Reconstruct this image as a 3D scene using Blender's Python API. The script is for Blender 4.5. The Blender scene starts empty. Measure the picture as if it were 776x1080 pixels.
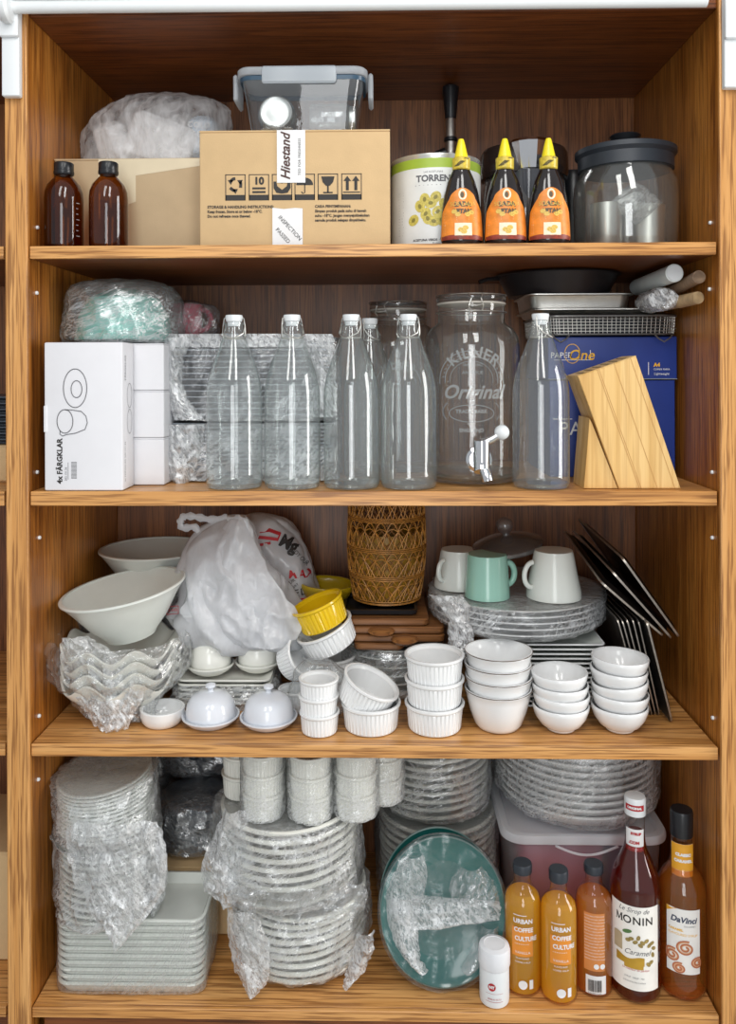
import bpy, bmesh, math, random
from mathutils import Vector, Matrix, noise
from math import pi, sin, cos, atan2, sqrt, radians
random.seed(7)
sc = bpy.context.scene
COL = sc.collection
# ------------------------------------------------------------------ camera, light, exposure
ZC, CAMY, F = 1.55, -1.30, 860.0
TH, ROLL = 0.020, 0.0034
_f = Vector((-sin(TH), cos(TH), 0)); _r = Vector((cos(TH), sin(TH), 0)); _u = Vector((0, 0, 1))
R2 = _r*cos(ROLL) - _u*sin(ROLL); U2 = _u*cos(ROLL) + _r*sin(ROLL)
cd = bpy.data.cameras.new('camera'); cam = bpy.data.objects.new('camera', cd); COL.objects.link(cam)
cam.matrix_world = Matrix(((R2.x, U2.x, -_f.x, 0), (R2.y, U2.y, -_f.y, CAMY), (R2.z, U2.z, -_f.z, ZC), (0, 0, 0, 1)))
cd.sensor_fit = 'AUTO'; cd.sensor_width = 36; cd.lens = 36*F/1080; cd.shift_y = -150/1080; cd.clip_start = .01
sc.camera = cam
w = bpy.data.worlds.new('room_light'); sc.world = w; w.use_nodes = True
w.node_tree.nodes['Background'].inputs[0].default_value = (.93, .96, 1, 1)
w.node_tree.nodes['Background'].inputs[1].default_value = .55

def area(name, loc, target, sx, sy, power, col=(1, 1, 1)):
    l = bpy.data.lights.new(name, 'AREA'); l.shape = 'RECTANGLE'; l.size = sx; l.size_y = sy; l.energy = power; l.color = col
    o = bpy.data.objects.new(name, l); COL.objects.link(o); o.location = loc
    d = Vector(target) - Vector(loc); o.rotation_euler = d.to_track_quat('-Z', 'Y').to_euler()
    return o
area('window_daylight', (2.6, -.66, ZC+.15), (-.5, .12, ZC-.25), .75, 2.0, 50, (1, .98, .95))
area('ceiling_lamp', (.35, -1.5, ZC+1.25), (.1, .1, ZC-.5), .35, 1.2, 15, (1, .99, .96))
area('ceiling_lamp', (-.55, -1.6, ZC+1.25), (-.1, .1, ZC-.5), .35, 1.2, 11, (1, .99, .96))
area('doorway_daylight', (-.1, -3.2, ZC-.2), (0, .1, ZC-.35), .8, 2.1, 30, (.97, .99, 1))
sc.view_settings.view_transform = 'Standard'; sc.view_settings.look = 'None'
sc.view_settings.gamma = 1; sc.view_settings.use_curve_mapping = False; sc.view_settings.exposure = -0.12
sc.cycles.transparent_max_bounces = 64; sc.cycles.max_bounces = 14; sc.cycles.transmission_bounces = 10

# ------------------------------------------------------------------ helpers
def S(Y): return (Y - CAMY)/F
def P(x, y, Y):
    d = R2*(x-388) + U2*(390-y) + _f*F
    return Vector((0, CAMY, ZC)) + d*((Y - CAMY)/d.y)
def PX(x, Y): return P(x, 390, Y).x
Z1, Z2, Z3, Z4 = ZC+.201, ZC-.1935, ZC-.599, ZC-1.0227
XL, XR, YB = -.571, .529, .43

def circ(r, z, n=48, ry=None, cx=0, cy=0):
    ry = r if ry is None else ry
    return [(cx+r*cos(2*pi*i/n), cy+ry*sin(2*pi*i/n), z) for i in range(n)]
def rrect(hx, hy, rad, z, k=5, cx=0, cy=0):
    rad = min(rad, hx*.999, hy*.999); o = []
    for sx, sy, a0 in ((1, 1, 0), (-1, 1, pi/2), (-1, -1, pi), (1, -1, 3*pi/2)):
        for i in range(k+1):
            a = a0 + pi/2*i/k
            o.append((cx+sx*(hx-rad)+rad*cos(a), cy+sy*(hy-rad)+rad*sin(a), z))
    return o
class MB:
    def __init__(s): s.v = []; s.f = []
    def loft(s, loops, cap0=True, cap1=True, ring=False):
        n = len(loops[0]); b = len(s.v)
        for l in loops: s.v += [Vector(p) for p in l]
        L = len(loops)
        for j in range(L if ring else L-1):
            a = b+j*n; c = b+((j+1) % L)*n
            for i in range(n):
                k = (i+1) % n
                s.f.append((a+i, a+k, c+k, c+i))
        if not ring:
            if cap0: s.f.append(tuple(b+i for i in reversed(range(n))))
            if cap1: s.f.append(tuple(b+(L-1)*n+i for i in range(n)))
        return s
    def lathe(s, prof, n=48, **k): return s.loft([circ(max(r, .0004), z, n) for r, z in prof], **k)
    def box(s, x0, x1, y0, y1, z0, z1):
        return s.loft([[(x0, y0, z), (x1, y0, z), (x1, y1, z), (x0, y1, z)] for z in (z0, z1)])
    def rbox(s, x0, x1, y0, y1, z0, z1, b=.002):
        cx, cy, hx, hy = (x0+x1)/2, (y0+y1)/2, (x1-x0)/2, (y1-y0)/2
        return s.loft([rrect(hx-b, hy-b, b, z0, 3, cx, cy), rrect(hx, hy, b*1.5, z0+b, 3, cx, cy),
                       rrect(hx, hy, b*1.5, z1-b, 3, cx, cy), rrect(hx-b, hy-b, b, z1, 3, cx, cy)])
    def prism(s, pts, y0, y1):          # outline in XZ, pushed along Y
        return s.loft([[(x, y, z) for x, z in pts] for y in (y0, y1)])
    def tube(s, pts, r, n=8, ring=False, r2=None):
        pts = [Vector(p) for p in pts]; L = len(pts); loops = []; up = None
        for i, p in enumerate(pts):
            a = pts[(i-1) % L] if (ring or i) else p; c = pts[(i+1) % L] if (ring or i < L-1) else p
            t = (c-a).normalized()
            if up is None: up = t.orthogonal().normalized()
            up = (up - t*up.dot(t)).normalized(); q = t.cross(up)
            rr = r if r2 is None else r+(r2-r)*i/(L-1)
            loops.append([p+up*rr*cos(2*pi*k/n)+q*rr*sin(2*pi*k/n) for k in range(n)])
        return s.loft(loops, ring=ring)
    def tf(s, M, start=0):
        for i in range(start, len(s.v)): s.v[i] = M @ s.v[i]
        return s
    def build(s, name, m, parent=None, org=None, smooth=38, loc=None):
        me = bpy.data.meshes.new(name)
        if org is not None:
            vv = [tuple(v-org) for v in s.v]
        else: vv = [tuple(v) for v in s.v]
        me.from_pydata(vv, [], s.f); me.materials.append(m)
        bm = bmesh.new(); bm.from_mesh(me); bmesh.ops.recalc_face_normals(bm, faces=bm.faces); bm.to_mesh(me); bm.free()
        if smooth:
            me.polygons.foreach_set('use_smooth', [True]*len(me.polygons)); me.set_sharp_from_angle(angle=radians(smooth))
        o = bpy.data.objects.new(name, me); COL.objects.link(o)
        if parent is not None:
            o.parent = parent
            if org is not None: o.location = org - parent.location
        elif org is not None: o.location = org
        if loc is not None: o.location = loc
        return o
def tag(o, label=None, cat=None, group=None, kind=None):
    for k, v in (('label', label), ('category', cat), ('group', group), ('kind', kind)):
        if v: o[k] = v
    return o
def thing(name, label, cat, loc=(0, 0, 0), rz=0, group=None):
    o = bpy.data.objects.new(name, None); COL.objects.link(o); o.location = loc; o.rotation_euler = (0, 0, rz)
    o.empty_display_size = .02
    return tag(o, label, cat, group)
def dup(root, loc, label, rz=None, rot=None):
    r = root.copy(); COL.objects.link(r); r.location = loc; r['label'] = label
    if rz is not None: r.rotation_euler = (0, 0, rz)
    if rot is not None: r.rotation_euler = rot
    for ch in list(root.children):
        c = ch.copy(); COL.objects.link(c); c.parent = r
        for g in list(ch.children):
            d = g.copy(); COL.objects.link(d); d.parent = c
    return r
def LP(cx, Y, pts, zb, dy=0):
    """pixel silhouette [(radius, y)...] bottom first -> base location and metric profile standing on zb"""
    s = S(Y); yb, yt = pts[0][1], pts[-1][1]
    yb = max(p[1] for p in pts); yt = min(p[1] for p in pts)
    h = P(cx, yt, Y-dy).z - zb
    return Vector((PX(cx, Y), Y, zb)), [(r*s, h*(yb-y)/(yb-yt)) for r, y in pts]
def wall(outer, t):
    return outer + [(max(r-t, .0004), max(z, outer[0][1]+t)) for r, z in reversed(outer)]
def flat(o, ux, uy):
    o, ux, uy = Vector(o), Vector(ux).normalized(), Vector(uy).normalized(); nn = ux.cross(uy)
    return lambda u, v, k=0: o+ux*u+uy*v+nn*(k*.0003+.0003)
def cyl(r, a0, z0=0, off=.0004, cx=0, cy=0, ky=1):
    rf = r if callable(r) else (lambda z: r)
    def fn(u, v, k=0):
        R = rf(z0+v); a = a0+u/max(rf(z0), .001); R += off+k*.0003
        return Vector((cx+R*cos(a), cy+R*ky*sin(a), z0+v))
    return fn
def a_cam(loc): return atan2(CAMY-loc[1], -loc[0])
def grid(mb, fn, u0, u1, v0, v1, nu=12, nv=1, k=0, top=None):
    b = len(mb.v)
    for j in range(nv+1):
        for i in range(nu+1):
            u = u0+(u1-u0)*i/nu; vt = top(u) if top else v1
            mb.v.append(fn(u, v0+(vt-v0)*j/nv, k))
    for j in range(nv):
        for i in range(nu):
            a = b+j*(nu+1)+i; mb.f.append((a, a+1, a+nu+2, a+nu+1))
    return mb
def ell(mb, fn, cu, cv, ru, rv, k=1, n=14, rot=0):
    b = len(mb.v); cr, sr = cos(rot), sin(rot)
    for i in range(n):
        a = 2*pi*i/n; x, y = ru*cos(a), rv*sin(a)
        mb.v.append(fn(cu+x*cr-y*sr, cv+x*sr+y*cr, k))
    mb.f.append(tuple(range(b, b+n))); return mb
def stroke(mb, fn, pts, wd, k=1):
    b = len(mb.v); L = len(pts)
    for i, (u, v) in enumerate(pts):
        a = pts[max(i-1, 0)]; c = pts[min(i+1, L-1)]; tx, ty = c[0]-a[0], c[1]-a[1]; l = sqrt(tx*tx+ty*ty) or 1
        mb.v.append(fn(u-ty/l*wd/2, v+tx/l*wd/2, k)); mb.v.append(fn(u+ty/l*wd/2, v-tx/l*wd/2, k))
    for i in range(L-1): mb.f.append((b+2*i, b+2*i+1, b+2*i+3, b+2*i+2))
    return mb
def polyd(mb, fn, pts, k=1):
    b = len(mb.v); mb.v += [fn(u, v, k) for u, v in pts]; mb.f.append(tuple(range(b, b+len(pts)))); return mb
def txt(body, size, m, parent, fn, u=0, v=0, rot=0, align='CENTER', name='lettering', bold=0, shear=0, sx=1, sp=1, k=1, bend=0, mb=None):
    cu = bpy.data.curves.new('t', 'FONT'); cu.body = body; cu.size = size; cu.align_x = align; cu.align_y = 'CENTER'
    cu.offset = bold; cu.shear = shear; cu.space_character = sp; cu.resolution_u = 3
    ob = bpy.data.objects.new('t', cu); COL.objects.link(ob)
    dg = bpy.context.evaluated_depsgraph_get()
    me = bpy.data.meshes.new_from_object(ob.evaluated_get(dg))
    bpy.data.objects.remove(ob); bpy.data.curves.remove(cu)
    tb_ = bmesh.new(); tb_.from_mesh(me); bmesh.ops.remove_doubles(tb_, verts=tb_.verts, dist=1e-6); bmesh.ops.triangulate(tb_, faces=tb_.faces, ngon_method='EAR_CLIP'); tb_.to_mesh(me); tb_.free()
    out = mb if mb is not None else MB(); b = len(out.v); cr, sr = cos(rot), sin(rot)
    for p in me.vertices:
        x, y = p.co.x*sx, p.co.y
        if bend: a = x/bend; x, y = (bend+y)*sin(a), (bend+y)*cos(a)-bend
        out.v.append(fn(u+x*cr-y*sr, v+x*sr+y*cr, k))
    for p in me.polygons: out.f.append(tuple(b+i for i in p.vertices))
    bpy.data.meshes.remove(me)
    if mb is not None: return mb
    return out.build(name, m, parent, smooth=0)
ORD = ['topmost', 'second from the top', 'third from the top', 'fourth from the top', 'fifth from the top', 'sixth from the top',
       'seventh from the top', 'eighth from the top', 'ninth from the top', 'tenth from the top', 'eleventh from the top',
       'twelfth from the top', 'thirteenth from the top', 'fourteenth from the top', 'fifteenth from the top', 'sixteenth from the top',
       'seventeenth from the top', 'eighteenth from the top']
def shell(rings, nl=30, ns=80, amp=.003, fr=28, folds=0, fa=0, ex=2.0, seed=0, fine=.0012):
    """crumpled closed skin through rings (cx, cy, rx, ry, z); displaced with creases"""
    mb = MB(); loops = []; n = len(rings)-1; zmin = min(g[4] for g in rings)
    def at(t):
        i = min(int(t), n-1); f = t-i; g = []
        p0, p1, p2, p3 = rings[max(i-1, 0)], rings[i], rings[i+1], rings[min(i+2, n)]
        for a, b, c, d in zip(p0, p1, p2, p3):
            g.append(.5*(2*b+(c-a)*f+(2*a-5*b+4*c-d)*f*f+(3*b-a-3*c+d)*f**3))
        return g
    for j in range(nl+1):
        cx, cy, rx, ry, z = at(n*j/nl); rx, ry = max(rx, .001), max(ry, .001); lp = []
        for i in range(ns):
            a = 2*pi*i/ns; c, s_ = cos(a), sin(a)
            q = (abs(c)**ex+abs(s_)**ex)**(-1/ex)
            x, y = rx*q*c, ry*q*s_
            v = Vector((x*fr+seed*7.1, y*fr, z*fr*.8+seed))
            d = amp*(1-2.6*abs(noise.noise(v))) + fine*(1-3*abs(noise.noise(v*3.3)))
            e = min(1, min(rx, ry)/.03)
            if folds: d += fa*abs(sin(a*folds/2+3*noise.noise(Vector((a, z*9, seed)))))
            d *= e; L = sqrt(x*x+y*y) or 1
            lp.append((cx+x+d*x/L, cy+y+d*y/L, max(zmin, z+amp*.5*noise.noise(v*1.3))))
        loops.append(lp)
    return mb.loft(loops)

def drape(rows, Yd, m, label, seed=0, amp=.007, name='film_tail', parent=None, fr=1):
    """free hanging crumpled sheet; rows = (image row, left, right) outline measured at depth Y"""
    nr, nc = 46, 40; mb = MB(); pts = []; n = len(rows)-1
    for j in range(nr+1):
        t = n*j/nr; i = min(int(t), n-1); f = t-i; a, b = rows[i], rows[i+1]
        y, xl, xr = (a[k]+(b[k]-a[k])*f for k in range(3))
        jl = 2.2*noise.noise(Vector((j*.35, seed, 0))); jr = 2.2*noise.noise(Vector((j*.35, seed, 9)))
        row = []
        for c in range(nc+1):
            u = c/nc; x = xl+jl+(xr+jr-xl-jl)*u
            Y = Yd(y) if callable(Yd) else Yd; p = P(x, y+1.6*noise.noise(Vector((c*.4, seed, 4)))*(j/nr), Y)
            q = Vector((p.x*34*fr+seed, p.z*20*fr, seed*.3)); r = Vector((p.x*90*fr, p.z*60*fr+seed, 2))
            p.y -= amp*(.6-1.8*abs(noise.noise(q)))+amp*.45*(1-3*abs(noise.noise(r)))-.012*(2*u-1)**2
            row.append(p)
        pts.append(row)
    for row in pts: mb.v += row
    for j in range(nr):
        for c in range(nc):
            a = j*(nc+1)+c; mb.f.append((a, a+1, a+nc+2, a+nc+1))
    o = sum((Vector(v) for v in mb.v), Vector())/len(mb.v)
    if parent is not None: return mb.build(name, m, parent, org=o, smooth=60)
    return tag(mb.build(name, m, org=o, smooth=60), label, 'cling film')
# ------------------------------------------------------------------ materials
def nt(name):
    m = bpy.data.materials.new(name); m.use_nodes = True; t = m.node_tree; t.nodes.clear()
    return m, t, t.nodes.new('ShaderNodeOutputMaterial')
def N(t, typ, **k):
    n = t.nodes.new(typ)
    for a, b in k.items():
        if a.startswith('i_'): n.inputs[int(a[2:]) if a[2:].isdigit() else a[2:].replace('_', ' ')].default_value = b
        else: setattr(n, a, b)
    return n
def lk(t, a, b): t.links.new(a, b)
def s2l(c): return tuple(((x/255)/12.92 if x/255 < .04045 else ((x/255+.055)/1.055)**2.4) for x in c)+(1,)
def coords(t, scale=(1, 1, 1), rot=(0, 0, 0)):
    tc = N(t, 'ShaderNodeTexCoord'); mp = N(t, 'ShaderNodeMapping'); mp.inputs['Scale'].default_value = scale; mp.inputs['Rotation'].default_value = rot
    lk(t, tc.outputs['Object'], mp.inputs[0]); return mp.outputs[0]
def ramp(t, fac, stops):
    r = N(t, 'ShaderNodeValToRGB'); e = r.color_ramp.elements
    while len(e) < len(stops): e.new(.5)
    for i, (p, c) in enumerate(stops): e[i].position = p; e[i].color = c
    lk(t, fac, r.inputs[0]); return r.outputs[0]
def mth(t, op, a, b=None, c=None, clamp=False):
    n = N(t, 'ShaderNodeMath', operation=op, use_clamp=clamp)
    for i, x in enumerate((a, b, c)):
        if x is None: continue
        if isinstance(x, (int, float)): n.inputs[i].default_value = x
        else: lk(t, x, n.inputs[i])
    return n.outputs[0]
def mix(t, fac, a, b, mode='MIX'):
    n = N(t, 'ShaderNodeMix', data_type='RGBA', blend_type=mode)
    for sk, x in ((n.inputs['Factor'], fac), (n.inputs['A'], a), (n.inputs['B'], b)):
        if isinstance(x, (int, float, tuple)): sk.default_value = x
        else: lk(t, x, sk)
    return n.outputs['Result']
def pm(name, c, rough=.5, metal=0, var=.06, vs=30, bump=0, bs=200, coat=0, sub=0, spec=.5, stretch=(1, 1, 1), alpha=1):
    m, t, o = nt(name); p = N(t, 'ShaderNodeBsdfPrincipled'); co = coords(t, stretch)
    n = N(t, 'ShaderNodeTexNoise', i_Scale=vs, i_Detail=4.0); lk(t, co, n.inputs['Vector'])
    C = s2l(c); lo = tuple(x*(1-var) for x in C[:3])+(1,); hi = tuple(min(1, x*(1+var)) for x in C[:3])+(1,)
    lk(t, ramp(t, n.outputs[0], [(.3, lo), (.7, hi)]), p.inputs['Base Color'])
    p.inputs['Roughness'].default_value = rough; p.inputs['Metallic'].default_value = metal
    p.inputs['Coat Weight'].default_value = coat; p.inputs['Specular IOR Level'].default_value = spec; p.inputs['Alpha'].default_value = alpha
    if bump:
        b = N(t, 'ShaderNodeBump', i_Strength=bump, i_Distance=.001); n2 = N(t, 'ShaderNodeTexNoise', i_Scale=bs, i_Detail=3.0)
        lk(t, co, n2.inputs['Vector']); lk(t, n2.outputs[0], b.inputs['Height']); lk(t, b.outputs[0], p.inputs['Normal'])
    lk(t, p.outputs[0], o.inputs[0]); return m
def wood(name, axis, light, mid, dark, rough=.35, sc_=1.0, pore=.72, fig=.5):
    m, t, o = nt(name); p = N(t, 'ShaderNodeBsdfPrincipled')
    A = [1, 1, 1]; A['XYZ'.index(axis)] = .022; A = [a*sc_ for a in A]
    co = coords(t, tuple(A))
    n1 = N(t, 'ShaderNodeTexNoise', i_Scale=38.0, i_Detail=5.0, i_Roughness=.6, i_Distortion=.5)
    B_ = [1, 1, 1]; B_['XYZ'.index(axis)] = .032; co2 = coords(t, tuple(b*sc_ for b in B_))
    n2 = N(t, 'ShaderNodeTexNoise', i_Scale=230.0, i_Detail=2.5, i_Roughness=.6, i_Distortion=.35)
    n3 = N(t, 'ShaderNodeTexNoise', i_Scale=55.0, i_Detail=2.0, i_Distortion=1.2)
    for n in (n1, n3): lk(t, co, n.inputs['Vector'])
    lk(t, co2, n2.inputs['Vector'])
    c = ramp(t, n1.outputs[0], [(.25, s2l(dark)), (.42, s2l(mid)), (.62, s2l(light)), (.8, s2l(mid))])
    bands = mth(t, 'SINE', mth(t, 'MULTIPLY', n3.outputs[0], 42.0))
    f2 = mth(t, 'MULTIPLY', mth(t, 'ADD', mth(t, 'MULTIPLY', bands, .5), .5), fig*.6)
    c = mix(t, f2, c, s2l(mid))
    pr = mth(t, 'MULTIPLY', mth(t, 'SUBTRACT', n2.outputs[0], .475), 8.0, clamp=True)
    c = mix(t, mth(t, 'MULTIPLY', pr, pore), c, s2l(dark))
    lk(t, c, p.inputs['Base Color']); p.inputs['Roughness'].default_value = rough
    b = N(t, 'ShaderNodeBump', i_Strength=.12, i_Distance=.0008); lk(t, n2.outputs[0], b.inputs['Height']); lk(t, b.outputs[0], p.inputs['Normal'])
    lk(t, p.outputs[0], o.inputs[0]); return m
def schlick(t, normal=None, f0=.04, k=1.0, pw=5.0):
    lw = N(t, 'ShaderNodeLayerWeight', i_Blend=.5)
    if normal is not None: lk(t, normal, lw.inputs['Normal'])
    return mth(t, 'MULTIPLY', mth(t, 'ADD', mth(t, 'MULTIPLY', mth(t, 'POWER', lw.outputs['Facing'], pw), 1-f0), f0), k, clamp=True)
def glass(name, tint, edge, refl=1.0, haze=0.0, hazec=(1, 1, 1, 1), rough=.02, bump=0, bs=25, ior=1.45, bstr=(1, 1, 1)):
    m, t, o = nt(name); lw = N(t, 'ShaderNodeLayerWeight', i_Blend=.5)
    fac = mth(t, 'POWER', lw.outputs['Facing'], 3.5)
    tr = N(t, 'ShaderNodeBsdfTransparent'); lk(t, mix(t, fac, tint, edge), tr.inputs[0])
    gl = N(t, 'ShaderNodeBsdfGlossy', i_Roughness=rough)
    n = N(t, 'ShaderNodeTexNoise', i_Scale=bs, i_Detail=3.0, i_Distortion=.6); lk(t, coords(t, bstr), n.inputs['Vector'])
    b = N(t, 'ShaderNodeBump', i_Strength=bump, i_Distance=.002); lk(t, n.outputs[0], b.inputs['Height'])
    lk(t, b.outputs[0], gl.inputs['Normal'])
    ms = N(t, 'ShaderNodeMixShader'); lk(t, schlick(t, b.outputs[0] if bump else None, .045, refl), ms.inputs[0]); lk(t, tr.outputs[0], ms.inputs[1]); lk(t, gl.outputs[0], ms.inputs[2])
    out = ms.outputs[0]
    if haze:
        df = N(t, 'ShaderNodeBsdfDiffuse'); df.inputs[0].default_value = hazec; tl = N(t, 'ShaderNodeBsdfTranslucent'); tl.inputs[0].default_value = hazec
        m2 = N(t, 'ShaderNodeMixShader', i_0=.45); lk(t, df.outputs[0], m2.inputs[1]); lk(t, tl.outputs[0], m2.inputs[2])
        m3 = N(t, 'ShaderNodeMixShader', i_0=haze); lk(t, out, m3.inputs[1]); lk(t, m2.outputs[0], m3.inputs[2]); out = m3.outputs[0]
    lk(t, out, o.inputs[0]); return m
def film(name, base=.10, cre=.55, scale=16.0, st=(1, 1, 1), rot=(0, 0, 0),  col=(.93, .95, .97, 1), gloss=.35, clear=(.97, .98, .98, 1), bump=.9, thr=.36):
    m, t, o = nt(name); co = coords(t, tuple(1/x for x in st), rot); co.node.vector_type = 'TEXTURE'
    def ridge(s, det, dist, k, pw):
        n = N(t, 'ShaderNodeTexNoise', i_Scale=s, i_Detail=det, i_Roughness=.6, i_Distortion=dist); lk(t, co, n.inputs['Vector'])
        a = mth(t, 'ABSOLUTE', mth(t, 'SUBTRACT', n.outputs[0], .5))
        return mth(t, 'POWER', mth(t, 'SUBTRACT', 1.0, mth(t, 'MULTIPLY', a, k), clamp=True), pw), n.outputs[0]
    r1, n1 = ridge(scale*1.5, 5.0, 1.6, 16.0, 1.6); r2, n2 = ridge(scale*4.5, 4.0, .9, 12.0, 1.5); r3, n3 = ridge(scale*10, 2.0, .4, 8.0, 1.5)
    nb = N(t, 'ShaderNodeTexNoise', i_Scale=scale*.45, i_Detail=2.0); lk(t, co, nb.inputs['Vector'])
    patch = mth(t, 'MULTIPLY', mth(t, 'SUBTRACT', nb.outputs[0], thr), 4.0, clamp=True)
    cr = mth(t, 'ADD', mth(t, 'MULTIPLY', r1, .75), mth(t, 'ADD', mth(t, 'MULTIPLY', r2, .75), mth(t, 'MULTIPLY', r3, .40)), clamp=True)
    cr = mth(t, 'MULTIPLY', cr, mth(t, 'ADD', mth(t, 'MULTIPLY', patch, .8), .2 if thr < .5 else .03))  # white crease highlights painted into the opacity, along with the denser folds
    lw = N(t, 'ShaderNodeLayerWeight', i_Blend=.35)
    fac = mth(t, 'ADD', mth(t, 'ADD', mth(t, 'MULTIPLY', cr, cre), base), mth(t, 'MULTIPLY', lw.outputs['Facing'], .16), clamp=True)
    tr = N(t, 'ShaderNodeBsdfTransparent'); tr.inputs[0].default_value = clear
    df = N(t, 'ShaderNodeBsdfDiffuse'); df.inputs[0].default_value = col; tl = N(t, 'ShaderNodeBsdfTranslucent'); tl.inputs[0].default_value = col
    gl = N(t, 'ShaderNodeBsdfGlossy', i_Roughness=.18)
    b = N(t, 'ShaderNodeBump', i_Strength=bump, i_Distance=.004); lk(t, mth(t, 'ADD', mth(t, 'MULTIPLY', n2, .5), mth(t, 'ADD', n1, mth(t, 'MULTIPLY', n3, .2))), b.inputs['Height'])
    lk(t, b.outputs[0], gl.inputs['Normal'])
    m1 = N(t, 'ShaderNodeMixShader', i_0=.4); lk(t, df.outputs[0], m1.inputs[1]); lk(t, tl.outputs[0], m1.inputs[2])
    m2 = N(t, 'ShaderNodeMixShader', i_0=gloss); lk(t, m1.outputs[0], m2.inputs[1]); lk(t, gl.outputs[0], m2.inputs[2])
    m3 = N(t, 'ShaderNodeMixShader'); lk(t, fac, m3.inputs[0]); lk(t, tr.outputs[0], m3.inputs[1]); lk(t, m2.outputs[0], m3.inputs[2])
    m4 = N(t, 'ShaderNodeMixShader')
    lk(t, schlick(t, b.outputs[0], .06, .9, 4.0), m4.inputs[0]); lk(t, m3.outputs[0], m4.inputs[1]); lk(t, gl.outputs[0], m4.inputs[2])
    lk(t, m4.outputs[0], o.inputs[0]); return m
OL, OM, OD = (224, 170, 106), (200, 142, 78), (120, 72, 30)
oakZ = wood('oak_laminate_upright', 'Z', OL, OM, OD)
oakX = wood('oak_laminate_shelf', 'X', OL, OM, OD)
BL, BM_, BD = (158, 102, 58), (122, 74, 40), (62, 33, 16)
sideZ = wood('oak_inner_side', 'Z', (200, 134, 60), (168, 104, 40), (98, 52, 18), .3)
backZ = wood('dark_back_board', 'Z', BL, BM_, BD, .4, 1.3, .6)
topX = wood('shaded_oak_underside', 'X', (140, 80, 38), (112, 60, 26), (60, 28, 12), .4)  # same oak as the other shelves, with underside shade put into its colour
bamboo = wood('bamboo', 'Z', (236, 200, 138), (222, 180, 112), (186, 138, 72), .4, .7, .4, .3)
olive = wood('olive_wood', 'X', (158, 108, 62), (120, 76, 42), (62, 36, 20), .4, .8, .5)
card = pm('kraft_cardboard', (203, 172, 128), .85, var=.04, bump=.25, bs=500)
card2 = pm('grey_cardboard', (190, 166, 132), .85, var=.04, bump=.25, bs=500)
paper = pm('white_paper', (228, 228, 228), .7, var=.02)
whitecard = pm('white_carton', (222, 222, 226), .6, var=.015, bump=.1)
tape = pm('cream_tape', (218, 203, 172), .35, var=.04)
ink = pm('black_ink', (38, 34, 32), .6); inkred = pm('red_ink', (176, 36, 44), .6); inkgrey = pm('grey_ink', (100, 100, 104), .6)
inkbrown = pm('brown_ink', (70, 40, 34), .6)
whiteplastic = pm('white_plastic', (222, 226, 228), .35, var=.01)
cer = pm('white_ceramic', (234, 235, 235), .16, var=.012, coat=.3)
cerw = pm('ivory_ceramic', (229, 229, 221), .18, var=.015, coat=.3)
cerg = pm('grey_white_ceramic', (218, 222, 216), .22, var=.02, coat=.2)
cerblue = pm('cool_white_ceramic', (219, 223, 230), .16, var=.012, coat=.3)
yel = pm('yellow_ceramic', (228, 190, 22), .18, var=.04, coat=.3); yel2 = pm('olive_yellow_ceramic', (186, 158, 24), .2, var=.05, coat=.3)
mint = pm('mint_ceramic', (148, 194, 178), .2, var=.02, coat=.3); teal = pm('teal_ceramic', (120, 196, 184), .25, var=.04)
pink = pm('pink_ceramic', (190, 96, 112), .25)
green = pm('bottle_green_ceramic', (30, 96, 92), .15, var=.08, vs=12, coat=.4); greenrim = pm('grey_green_rim', (84, 108, 104), .3)
blk = pm('black_plastic', (26, 28, 32), .32, var=.1); blkm = pm('matt_black_lid', (40, 46, 54), .45, var=.06)
slate = pm('slate_ceramic', (66, 74, 84), .35, var=.08); slaterim = pm('pale_grey_rim', (146, 154, 162), .35)
blackplate = pm('black_metal_plate', (30, 25, 23), .28, var=.25, metal=.3); edgemet = pm('worn_steel_edge', (168, 160, 150), .3, metal=.8, var=.2, vs=90)
chrome = pm('chrome', (225, 226, 228), .08, metal=1, var=.02); steel = pm('brushed_steel', (222, 220, 214), .38, metal=1, var=.06, vs=60, bump=.15)
darkpan = pm('dark_pan', (52, 48, 50), .35, metal=.5)
gl_clear = glass('clear_glass', (.955, .97, .968, 1), (.50, .64, .60, 1), 2.2, .085, (.86, .92, .93, 1), .03, .12, 9, 1.45, (1, 1, .15))
gl_thick = glass('thick_clear_glass', (.94, .95, .94, 1), (.5, .56, .53, 1), 1.9, .05, (.86, .88, .86, 1), .04, .3, 12, 1.45, (1, 1, .5))
gl_emb = glass('embossed_glass', (.80, .82, .80, 1), (.55, .58, .56, 1), 3.5, .32, (.9, .9, .88, 1), .12, .4, 60)
gl_box = glass('container_glass', (.84, .87, .89, 1), (.30, .38, .42, 1), 1.6, .05, (.8, .85, .9, 1), .04, .2, 18)
gl_amber = glass('amber_glass', (.46, .23, .08, 1), (.16, .06, .015, 1), 1.4, .0, rough=.05)
gl_smoke = glass('smoked_glass', (.66, .60, .58, 1), (.3, .25, .25, 1), 2.0, .08, rough=.04)
gl_lid = glass('cloudy_lid_plastic', (.8, .84, .86, 1), (.6, .65, .7, 1), 1, .62, (.74, .78, .82, 1), .2)
gl_tub = glass('tub_plastic', (.88, .88, .9, 1), (.7, .7, .74, 1), 1, .30, (.80, .80, .83, 1), .18, .3, 20)
gl_tublid = glass('tub_lid_plastic', (.9, .92, .95, 1), (.8, .84, .88, 1), 1, .82, (.93, .95, .98, 1), .2)
syrup = glass('vanilla_syrup', (1, .74, .12, 1), (1, .50, .03, 1), .5, .56, (1, .60, .05, 1), .05)
syrup2 = glass('hazelnut_syrup', (.95, .52, .18, 1), (.8, .28, .04, 1), .5, .38, (.98, .42, .08, 1), .05, .8, 160)
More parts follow.
